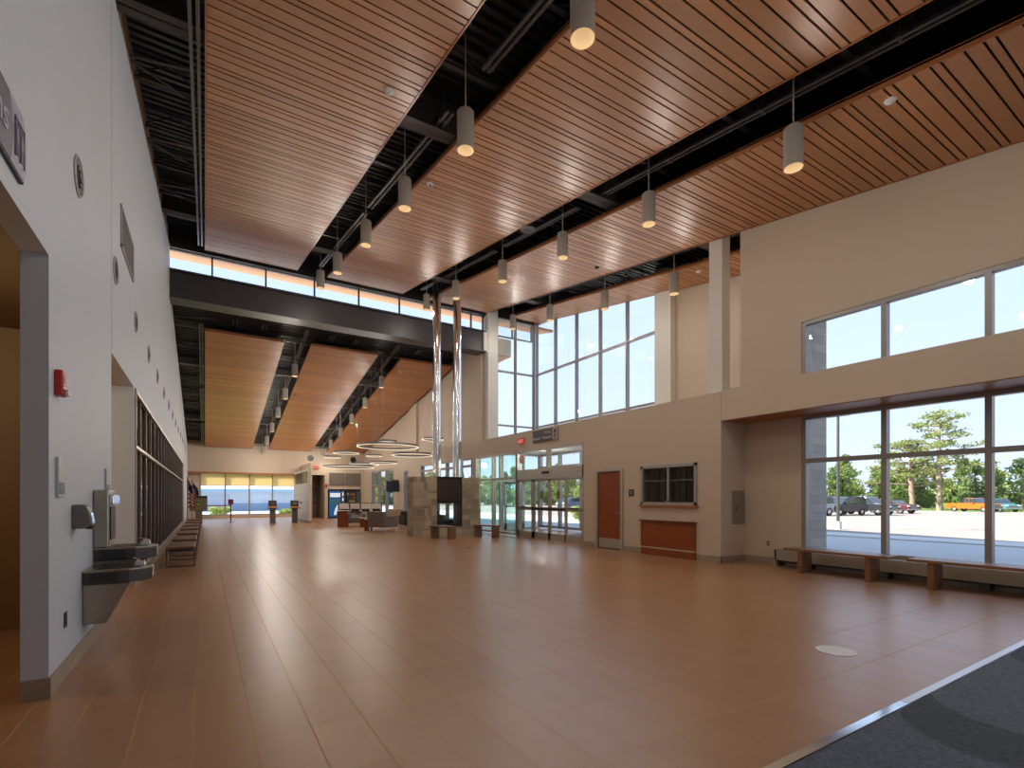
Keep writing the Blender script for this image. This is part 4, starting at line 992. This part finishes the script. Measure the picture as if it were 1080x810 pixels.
# lounge
def armchair(lab, loc, rz, m, W=.85, D_=.8, high=.82):
    t = thing('armchair', lab, 'armchair', loc, rz)
    MB().box(-W / 2 + .13, W / 2 - .13, -D_ / 2, D_ / 2 - .16, .18, .45).build('seat', m, t, bevel=.03)
    MB().prism([(D_ / 2 - .22, .16), (D_ / 2, .16), (D_ / 2 + .06, high), (D_ / 2 - .10, high)], -W / 2 + .02, W / 2 - .02, 'x').build('backrest', m, t, bevel=.02)
    for s_ in (-1, 1):
        a, b_ = sorted((s_ * W / 2, s_ * (W / 2 - .14)))
        MB().box(a, b_, -D_ / 2, D_ / 2 - .02, .16, .62).build('arm', m, t, bevel=.02)
        for y in (-D_ / 2 + .07, D_ / 2 - .07): MB().box(s_ * (W / 2 - .07) - .025, s_ * (W / 2 - .07) + .025, y - .025, y + .025, 0, .18).build('leg', M_chrome, t)
    return t
armchair('taupe armchair seen from behind beside the fireplace', (6.45, 20.9, 0), math.radians(118), M_fabric, 1.0, .8, .82)
armchair('taupe armchair between the two cherry side tables', (6.35, 24.9, 0), math.radians(-10), M_fabric, .85, .75, .55)
armchair('beige armchair by the lounge window beyond the taupe armchair', (8.1, 23.9, 0), math.radians(150), M_beige, .8, .75, .85)
t = thing('sofa', 'dark brown sofa behind the stone fireplace', 'sofa', (8.35, 21.2, 0), math.radians(0))
MB().box(-.9, .9, -.35, .25, .2, .46).build('seat', M_fabric2, t, bevel=.03)
MB().box(-.9, .9, .2, .4, .2, .8).build('backrest', M_fabric2, t, bevel=.03)
for s_ in (-.98, .84): MB().box(s_, s_ + .14, -.35, .4, .2, .62).build('arm', M_fabric2, t, bevel=.02)
for s_ in (-.85, .85):
    for y in (-.28, .33): MB().box(s_ - .03, s_ + .03, y - .03, y + .03, 0, .2).build('leg', M_chrome, t)
def side_table(lab, x, y, W, H):
    t = thing('side_table', lab, 'table', (x, y, 0), math.radians(-20))
    MB().box(-W / 2, W / 2, -.03, .03, 0, H - .03, Matrix.Translation((0, -W / 2 + .03, 0))).box(-W / 2, W / 2, -.03, .03, 0, H - .03, Matrix.Translation((0, W / 2 - .03, 0))).box(-W / 2, -W / 2 + .05, -W / 2, W / 2, 0, H - .03).build('side_panel', M_door, t)
    MB().box(-W / 2 - .02, W / 2 + .02, -W / 2 - .02, W / 2 + .02, H - .03, H).build('top', mat('pale_laminate', (.55, .48, .42), .4), t)
    return t
side_table('tall cherry side table nearest the vending machines', 5.66, 24.6, .45, .78)
side_table('low cherry side table beside the taupe armchair', 6.55, 23.9, .5, .44)
side_table('narrow cherry side table next to the armchair seen from behind', 5.95, 21.3, .3, .5)
t = thing('bar_table', 'long bar-height table with thin dark top behind the white stools', 'table', (7.53, 28.6, 0))
MB().box(-1.22, 1.22, -.3, .3, 1.05, 1.09).build('top', M_darkst, t)
for x in (-1.15, 0, 1.15):
    for y in (-.24, .24): MB().box(x - .025, x + .025, y - .025, y + .025, 0, 1.05).build('leg', M_darkst, t)
for i, x in enumerate((6.42, 7.0, 7.58, 8.16)):
    t = thing('bar_stool', 'white-backed bar stool at the bar table, ' + ['closest to the blue drink machine', 'second from the drink machine', 'third from the drink machine', 'closest to the lounge window'][i], 'stool', (x, 27.9, 0), 0, 'white bar stools')
    MB().box(-.25, .25, -.25, -.21, .75, 1.06).build('backrest', mat('white_shell', (.78, .74, .70), .4), t, bevel=.015)
    MB().box(-.23, .23, -.22, .2, .64, .69).build('seat', MATS['white_shell'], t, bevel=.015)
    for sx_ in (-.2, .2):
        for y in (-.2, .18): MB().cyl((sx_, y, .65), (sx_ * 1.1, y * 1.1, 0), .013, n=6).build('leg', M_blackp, t)
    MB().box(-.21, .21, -.26, -.25, .62, .78).build('back_frame', M_blackp, t)

# ------------------------------------------------------------------ outside
def gz(x): return -.15 if x < 22 else -.15 - .0064 * (x - 22)
g = MB()
struct(MB().box(10.57, 11.5, YB, 6.5, -.35, -.08), 'ground_gravel', M_gravel, 'white gravel strip outside the bench windows', 'ground')
struct(MB().box(11.5, 21.6, -60, 60, -.4, -.15).box(10.57, 11.5, 19.8, 60, -.4, -.15).box(13.4, 21.6, -60, 60, -.4, -.149), 'path_1', M_conc, 'pale concrete walk outside along the building', 'path')
struct(MB().box(21.6, 23.4, -60, 110, -.4, -.10), 'kerb', mat('white_kerb', (.62, .61, .58), .85), 'pale raised kerb between walk and parking lot', 'kerb')
struct(MB().add([(23.4, -80, gz(23.4)), (91, -80, gz(91)), (91, 130, gz(91)), (23.4, 130, gz(23.4))], [(0, 1, 2, 3)]), 'ground_lot', M_asph, 'sunlit pinkish-grey asphalt of the parking lot', 'ground')
struct(MB().add([(91, -150, gz(91)), (280, -150, -.9), (280, 240, -.9), (91, 240, gz(91))], [(0, 1, 2, 3)]), 'ground_lawn', M_grass, 'green verge beyond the parking lot', 'ground')
struct(MB().add([(-60, 38.75, -.3), (21.6, 38.75, -.3), (91, 150, -1.0), (91, 240, -1.6), (-60, 240, -1.6)], [(0, 1, 2, 3, 4)]), 'ground_field', mat('blue_grey_apron', (.36, .40, .46), .9, noise=.1, nscale=.3), 'grey apron outside the end window', 'ground')
struct(MB().box(-6, 12, 38.75, 45.5, -.5, -.2), 'ground_bed', M_grass, 'lawn strip right outside the end window', 'ground')
struct(MB().prism([(29, .05 - .3), (48, -.55), (48, -.25), (29, .15 - .3)], -12, -2.6, 'y').box(29, 33, -7, -3, -.5, -.12), 'ground_island', mat('island_white', (.66, .64, .60), .9), 'pale planted island in the parking lot', 'ground')
# lamp pole
t = thing('parking_lamp', 'thin dark lamp pole standing on the walk outside the bench windows', 'lamp', (27.0, 12.6, gz(27)))
MB().cyl((0, 0, 0), (0, 0, 5.7), .075, .06, n=12).build('pole', M_darkst, t); MB().cyl((0, 0, 0), (0, 0, .4), .16, n=14).build('base', M_conc, t)
MB().box(-.1, .1, -.5, .5, 5.65, 5.75).build('head', M_darkst, t)
# cars
def wheel(t, x, y, r, wdt=.22):
    s_ = 1 if y > 0 else -1
    w_ = MB().lathe([(r * .62, -wdt / 2), (r * .95, -wdt / 2), (r, -wdt / 2 + .03), (r, wdt / 2 - .03), (r * .95, wdt / 2), (r * .62, wdt / 2)], 22, Matrix.Translation((x, y, r)) @ Matrix.Rotation(PI / 2, 4, 'X')).build('wheel', mat('tyre', (.015, .015, .015), .8), t, smooth=True)
    MB().lathe([(.0001, 0), (r * .2, .01), (r * .6, -.02), (r * .62, -.05)], 14, Matrix.Translation((x, y + s_ * wdt * .45, r)) @ Matrix.Rotation(-s_ * PI / 2, 4, 'X')).build('rim', mat('alloy_rim', (.6, .6, .62), .3, metal=.9), w_)
M_carglass = mat('car_glass', (.03, .04, .05), .05, spec=.8)
def car(name, lab, loc, rz, col, body, cab, L, W=1.9, wr=.38, wx=(-1.5, 1.55), lampcol=(.8, .8, .8), cat='car'):
    t = thing(name, lab, cat, loc, rz)
    m = mat('paint_%s' % name + str(len(MATS)), col, .25, metal=.2)
    MB().prism(body, -W / 2, W / 2, 'y').build('body', m, t, bevel=.07)
    MB().prism(cab, -W / 2 + .10, W / 2 - .10, 'y').build('cabin', M_carglass, t, bevel=.05)
    zt = max(z for x, z in cab)
    xs = [x for x, z in cab if z > zt - .05]
    MB().prism([(min(xs) - .02, zt - .03), (max(xs) + .02, zt - .03), (max(xs) - .05, zt + .03), (min(xs) + .05, zt + .03)], -W / 2 + .12, W / 2 - .12, 'y').build('roof', m, t, bevel=.015)
    pl = MB()
    for x in [min(xs) + .05, sum(xs) / len(xs), max(xs) - .05]: pl.box(x - .04, x + .04, -W / 2 + .1, W / 2 - .1, min(z for _, z in cab), zt)
    pl.build('pillar', m, t)
    for x in wx:
        for y in (-W / 2 + .1, W / 2 - .1): wheel(t, x, y, wr)
    xf = max(x for x, z in body); xb = min(x for x, z in body)
    for y in (-W / 2 + .22, W / 2 - .22):
        MB().box(xf - .06, xf + .015, y - .17, y + .17, .78, .95).build('headlight', mat('headlight', (.85, .88, .9), .15), t)
        MB().box(xb - .015, xb + .05, y - .1, y + .1, .75, 1.0).build('taillight', mat('taillight', (.4, .02, .02), .3), t)
    MB().box(xf - .02, xf + .03, -W / 2 + .45, W / 2 - .45, .6, .9).build('grille', M_greyp, t)
    MB().box(xf - .1, xf + .05, -W / 2 + .05, W / 2 - .05, .42, .58).box(xb - .05, xb + .1, -W / 2 + .05, W / 2 - .05, .45, .6).build('bumper', mat('bumper', (.35, .35, .36), .35, metal=.6), t)
    for y in (-W / 2 - .08, W / 2 + .08): MB().box(.55, .72, y - .08, y + .08, 1.1, 1.25).build('mirror', m, t)
    return t
suv_b = [(-2.35, .35), (2.3, .35), (2.38, .6), (2.36, .95), (1.25, 1.12), (-2.3, 1.15), (-2.42, .7)]
suv_c = [(-2.25, 1.12), (1.25, 1.1), (.55, 1.72), (.3, 1.78), (-1.9, 1.78), (-2.1, 1.7)]
pk_b = [(-2.8, .42), (2.75, .42), (2.85, .65), (2.82, 1.05), (1.55, 1.16), (-.75, 1.16), (-.75, 1.12), (-2.82, 1.12), (-2.88, .7)]
pk_c = [(-.78, 1.12), (1.5, 1.14), (.75, 1.78), (.55, 1.84), (-.45, 1.84), (-.68, 1.75)]
car('suv', 'dark blue-grey station wagon facing the windows in the parking lot, beside a pickup', (52.2, 24.0, gz(52.2)), math.radians(170), (.028, .033, .045), suv_b, suv_c, 4.8)
car('pickup_truck', 'dark grey pickup parked directly beside the dark wagon', (57.0, 24.2, gz(57.)), math.radians(263), (.03, .036, .045), pk_b, pk_c, 5.7, wx=(-1.75, 1.85), cat='truck')
car('hatchback', 'pale silver car partly hidden by the stone return outside', (47.9, 24.9, gz(47.9)), math.radians(168), (.30, .33, .37), suv_b, suv_c, 4.8)
car('sedan', 'dark red car partly hidden by the window upright', (67., 25.6, gz(67)), math.radians(255), (.10, .02, .03), suv_b, [(x, 1.1 + (z - 1.1) * .65) for x, z in suv_c], 4.8)
car('work_truck', 'bright orange pickup at the far edge of the parking lot', (88.5, 24.4, gz(88.5)), math.radians(250), (.55, .13, .012), pk_b, pk_c, 5.7, wx=(-1.75, 1.85), cat='truck')
car('minivan', 'teal car just beyond the orange pickup', (93, 23.0, gz(93)), math.radians(230), (.05, .28, .32), suv_b, suv_c, 4.8)
car('coupe', 'blue car in the lot seen through the sliding doors', (52, 66, -.5), math.radians(200), (.10, .16, .30), suv_b, suv_c, 4.8)

# trees
def leaves(clusters, size, n_per, rr):
    m = MB()
    for (c, rx, rz_) in clusters:
        for _ in range(n_per):
            while True:
                p = Vector((rr.uniform(-1, 1), rr.uniform(-1, 1), rr.uniform(-1, 1)))
                if .25 < p.length < 1: break
            p = Vector((c[0] + p.x * rx, c[1] + p.y * rx, c[2] + p.z * rz_))
            q = Quaternion((rr.gauss(0, 1), rr.gauss(0, 1), rr.gauss(0, 1), rr.gauss(0, 1))).normalized()
            s_ = size * rr.uniform(.6, 1.3)
            m.add([tuple(p + q @ Vector(v)) for v in ((-s_, -s_ * .45, 0), (s_ * .2, -s_ * .5, s_ * .12), (s_, 0, 0), (s_ * .1, s_ * .5, s_ * .12), (-s_ * .8, s_ * .4, 0))], [(0, 1, 2, 3, 4)])
    return m
def tree(name, lab, loc, trunk, clusters, ml, size, n, group=None, seed=1):
    t = thing(name, lab, 'tree', loc, 0, group)
    tm = MB()
    for p0, p1, r0, r1 in trunk: tm.cyl(p0, p1, r0, r1, n=9)
    tm.build('trunk', M_bark, t, smooth=True)
    leaves(clusters, size, n, random.Random(seed)).build('crown', ml, t)
    return t
# hero pine: flat-topped, irregular tiers
rr = random.Random(11)
def hero(lab, loc, H, spread, seed, lean=0.):
    rr = random.Random(seed); tr = []; cl = []
    tr.append(((0, 0, -.3), (lean * .5, .1, H * .45), .42, .32)); tr.append(((lean * .5, .1, H * .45), (lean, 0, H * .93), .32, .08))
    for i in range(26):
        f = .36 + .6 * i / 26; a = i * 2.4 + rr.uniform(-.3, .3)
        ln = spread * (1 - .55 * max(0, f - .6) / .4) * rr.uniform(.45, 1.05)
        b0 = Vector((lean * f, 0, H * f)); b1 = b0 + Vector((math.cos(a) * ln, math.sin(a) * ln, H * .05 * rr.uniform(0, 1.6)))
        tr.append((tuple(b0), tuple(b1), .11, .03))
        for k_ in (.55, .8, 1.):
            c = b0.lerp(b1, k_); cl.append(((c.x + rr.uniform(-.4, .4), c.y + rr.uniform(-.4, .4), c.z + rr.uniform(0, .45)), rr.uniform(.6, 1.25), rr.uniform(.2, .42)))
    for _ in range(10): cl.append(((lean + rr.uniform(-1.6, 1.6), rr.uniform(-1.6, 1.6), H * rr.uniform(.88, 1.)), 1.3, .6))
    return tree('pine_tree', lab, loc, tr, cl, M_leafA, .16, 46, seed=seed)
hero('tall flat-topped pine standing alone behind the parking lot', (92.5, 29.3, -.75), 14.6, 5.4, 5)
hero('leaning pine with wide low boughs next to the tall pine', (91.8, 32.3, -.75), 10.6, 7.0, 8, lean=-1.)
protos = []
for k_ in range(5):
    rr = random.Random(20 + k_); H = (8.5, 7.5, 9.5, 6.8, 8.2)[k_]; cl = []
    con = k_ in (0, 2)
    for i in range(20):
        f = rr.random(); z = H * (.12 + .85 * f); rad = (H * .24 * (1.05 - f)) if con else H * .30 * math.sqrt(max(.05, 1 - (2 * f - .9) ** 2))
        a = rr.uniform(0, 2 * PI); cl.append(((rad * .7 * math.cos(a), rad * .7 * math.sin(a), z), .45 * rad + .5, .8))
    protos.append((H, [((0, 0, -.4), (0, 0, H * .8), .2, .05)], cl, (M_leafC, M_leafB, M_leafA, M_leafB, M_leafC)[k_]))
made = {}
rr = random.Random(77)
LABT = ['dark conical evergreen in the tree belt beyond the lot', 'yellow-green bushy tree in the tree belt beyond the lot', 'olive conical pine in the tree belt beyond the lot', 'low pale green tree in the tree belt beyond the lot', 'round deep green tree in the tree belt beyond the lot']
def belt(x, y, k_, s_):
    if x < 26: return
    if k_ not in made:
        H, tr, cl, ml = protos[k_]
        o = tree('belt_tree', LABT[k_], (x, y, -.8), tr, cl, ml, .26, 75, 'trees of kind %d in the belt' % k_, seed=k_); o.scale = (s_,) * 3; made[k_] = o
    else: dup(made[k_], (x, y, -.8), rr.uniform(0, 6.28), LABT[k_], made[k_]['group'], s_)
for row, (rad, step) in enumerate(((104, 1.75), (113, 1.9), (122, 2.0))):
    a = 8.
    while a < 104:
        A = math.radians(a + rr.uniform(-.7, .7)); r_ = rad + rr.uniform(-2.5, 2.5)
        belt(r_ * math.sin(A), r_ * math.cos(A), rr.randrange(5), rr.uniform(.62, .98) + row * .08); a += step
# plants by the windows
def shrub(lab, loc, r_, h, ml, seed, size=.05, n=120, name='shrub'):
    rr = random.Random(seed); t = thing(name, lab, 'shrub', loc)
    cl = [((rr.uniform(-r_, r_) * .6, rr.uniform(-r_, r_) * .6, h * rr.uniform(.3, .85)), r_ * .5, h * .3) for _ in range(8)]
    leaves(cl, size, n, rr).build('leaves', ml, t)
    st = MB()
    for c, a, b_ in cl: st.cyl((0, 0, -.05), c, .008, n=5)
    st.build('stems', M_bark, t)
    return t
shrub('round green shrub in the gravel outside the window behind the second bench', (10.98, 2.15, -.08), .34, .42, M_leafC, 3, .035, 200)
shrub('sprawling green weed in the gravel outside behind the second bench', (10.95, 3.18, -.08), .22, .42, M_leafC, 4, .045, 5, 'weed')
shrub('yellow-green shrub on the lawn strip outside the end window', (1.0, 43.0, -.2), .75, .85, M_leafB, 5, .08, 120)
shrub('pale shrub on the lawn strip behind the second kiosk', (5.4, 43.4, -.2), .7, .7, M_leafB, 6, .08, 90)
# hedge-like young plants outside the vestibule
for i, (x, y) in enumerate(((18, 19.5), (19.5, 22.5), (21, 25.5))):
    shrub('yellow-green shrub beyond the vestibule glazing, ' + ['closest to the doors', 'between two other shrubs', 'furthest along the walk'][i], (x, y, -.15), .8, .9, M_leafB, 30 + i, .09, 90)
# far building
t = thing('hangar', 'long white metal building with blue base and blue eave seen through the end window', 'building', (4, 80, -1.2))
MB().box(-26, 14, 0, 14, 1.7, 3.5).build('wall', mat('hangar_white', (.62, .66, .70), .6), t)
MB().box(-26.03, 14.03, -.05, 14, 0, 1.75).build('wainscot', mat('hangar_blue', (.28, .38, .52), .5), t)
MB().prism([(-.6, 3.45), (14.6, 3.45), (14.6, 3.7), (7, 5.4), (-.6, 3.75)], -26.5, 14.5, 'x').build('roof', mat('hangar_roof', (.72, .73, .74), .5), t)
MB().box(-26.5, 14.5, -.7, -.6, 3.35, 3.75).build('eave', mat('hangar_trim', (.34, .54, .72), .5), t)
for x in (-14, -4, 8): MB().box(x, x + 3, -.06, 0, 0, 3.0).build('door', mat('hangar_door', (.50, .55, .62), .5), t)

# ------------------------------------------------------------------ sky, sun, camera
wd = bpy.data.worlds.new('sky'); sc.world = wd; wd.use_nodes = True
nt = wd.node_tree; bg = nt.nodes['Background']
tc = nt.nodes.new('ShaderNodeTexCoord'); sp = nt.nodes.new('ShaderNodeSeparateXYZ'); rp = nt.nodes.new('ShaderNodeValToRGB')
nt.links.new(tc.outputs['Generated'], sp.inputs[0]); nt.links.new(sp.outputs[2], rp.inputs[0]); nt.links.new(rp.outputs[0], bg.inputs[0])
e = rp.color_ramp.elements
e[0].position = 0.; e[0].color = (.72, .80, .98, 1); e[1].position = 1.; e[1].color = (.42, .62, 1., 1)
for p_, c in ((.12, (.65, .755, .98, 1)), (.45, (.56, .70, .98, 1))):
    x = e.new(p_); x.color = c
SKY = 1.38
bg.inputs[1].default_value = SKY
su = bpy.data.lights.new('sun', 'SUN'); su.energy = 16.; su.angle = .009; su.color = (1., .93, .82)
so = bpy.data.objects.new('sun', su); COL.objects.link(so)
so.rotation_euler = Vector((.66, -.40, -.60)).to_track_quat('-Z', 'Y').to_euler()
cam = bpy.data.cameras.new('camera'); co = bpy.data.objects.new('camera', cam); COL.objects.link(co)
co.location = (0, 0, H_); co.rotation_euler = (PI / 2, 0, -math.radians(31.72))
cam.sensor_width = 36.; cam.sensor_fit = 'HORIZONTAL'; cam.lens = 524.2 / 1080 * 36; cam.shift_y = (524 - 405) / 1080; cam.clip_end = 600; cam.clip_start = .05
sc.camera = co
vs_ = sc.view_settings; vs_.view_transform = 'Standard'; vs_.look = 'None'; vs_.exposure = .1; vs_.gamma = 1.; vs_.use_curve_mapping = False
cy = sc.cycles
cy.use_denoising = True; cy.max_bounces = 12; cy.diffuse_bounces = 6; cy.glossy_bounces = 5; cy.transparent_max_bounces = 24; cy.transmission_bounces = 8
cy.caustics_reflective = False; cy.caustics_refractive = False; cy.sample_clamp_indirect = 6.; cy.use_light_tree = True
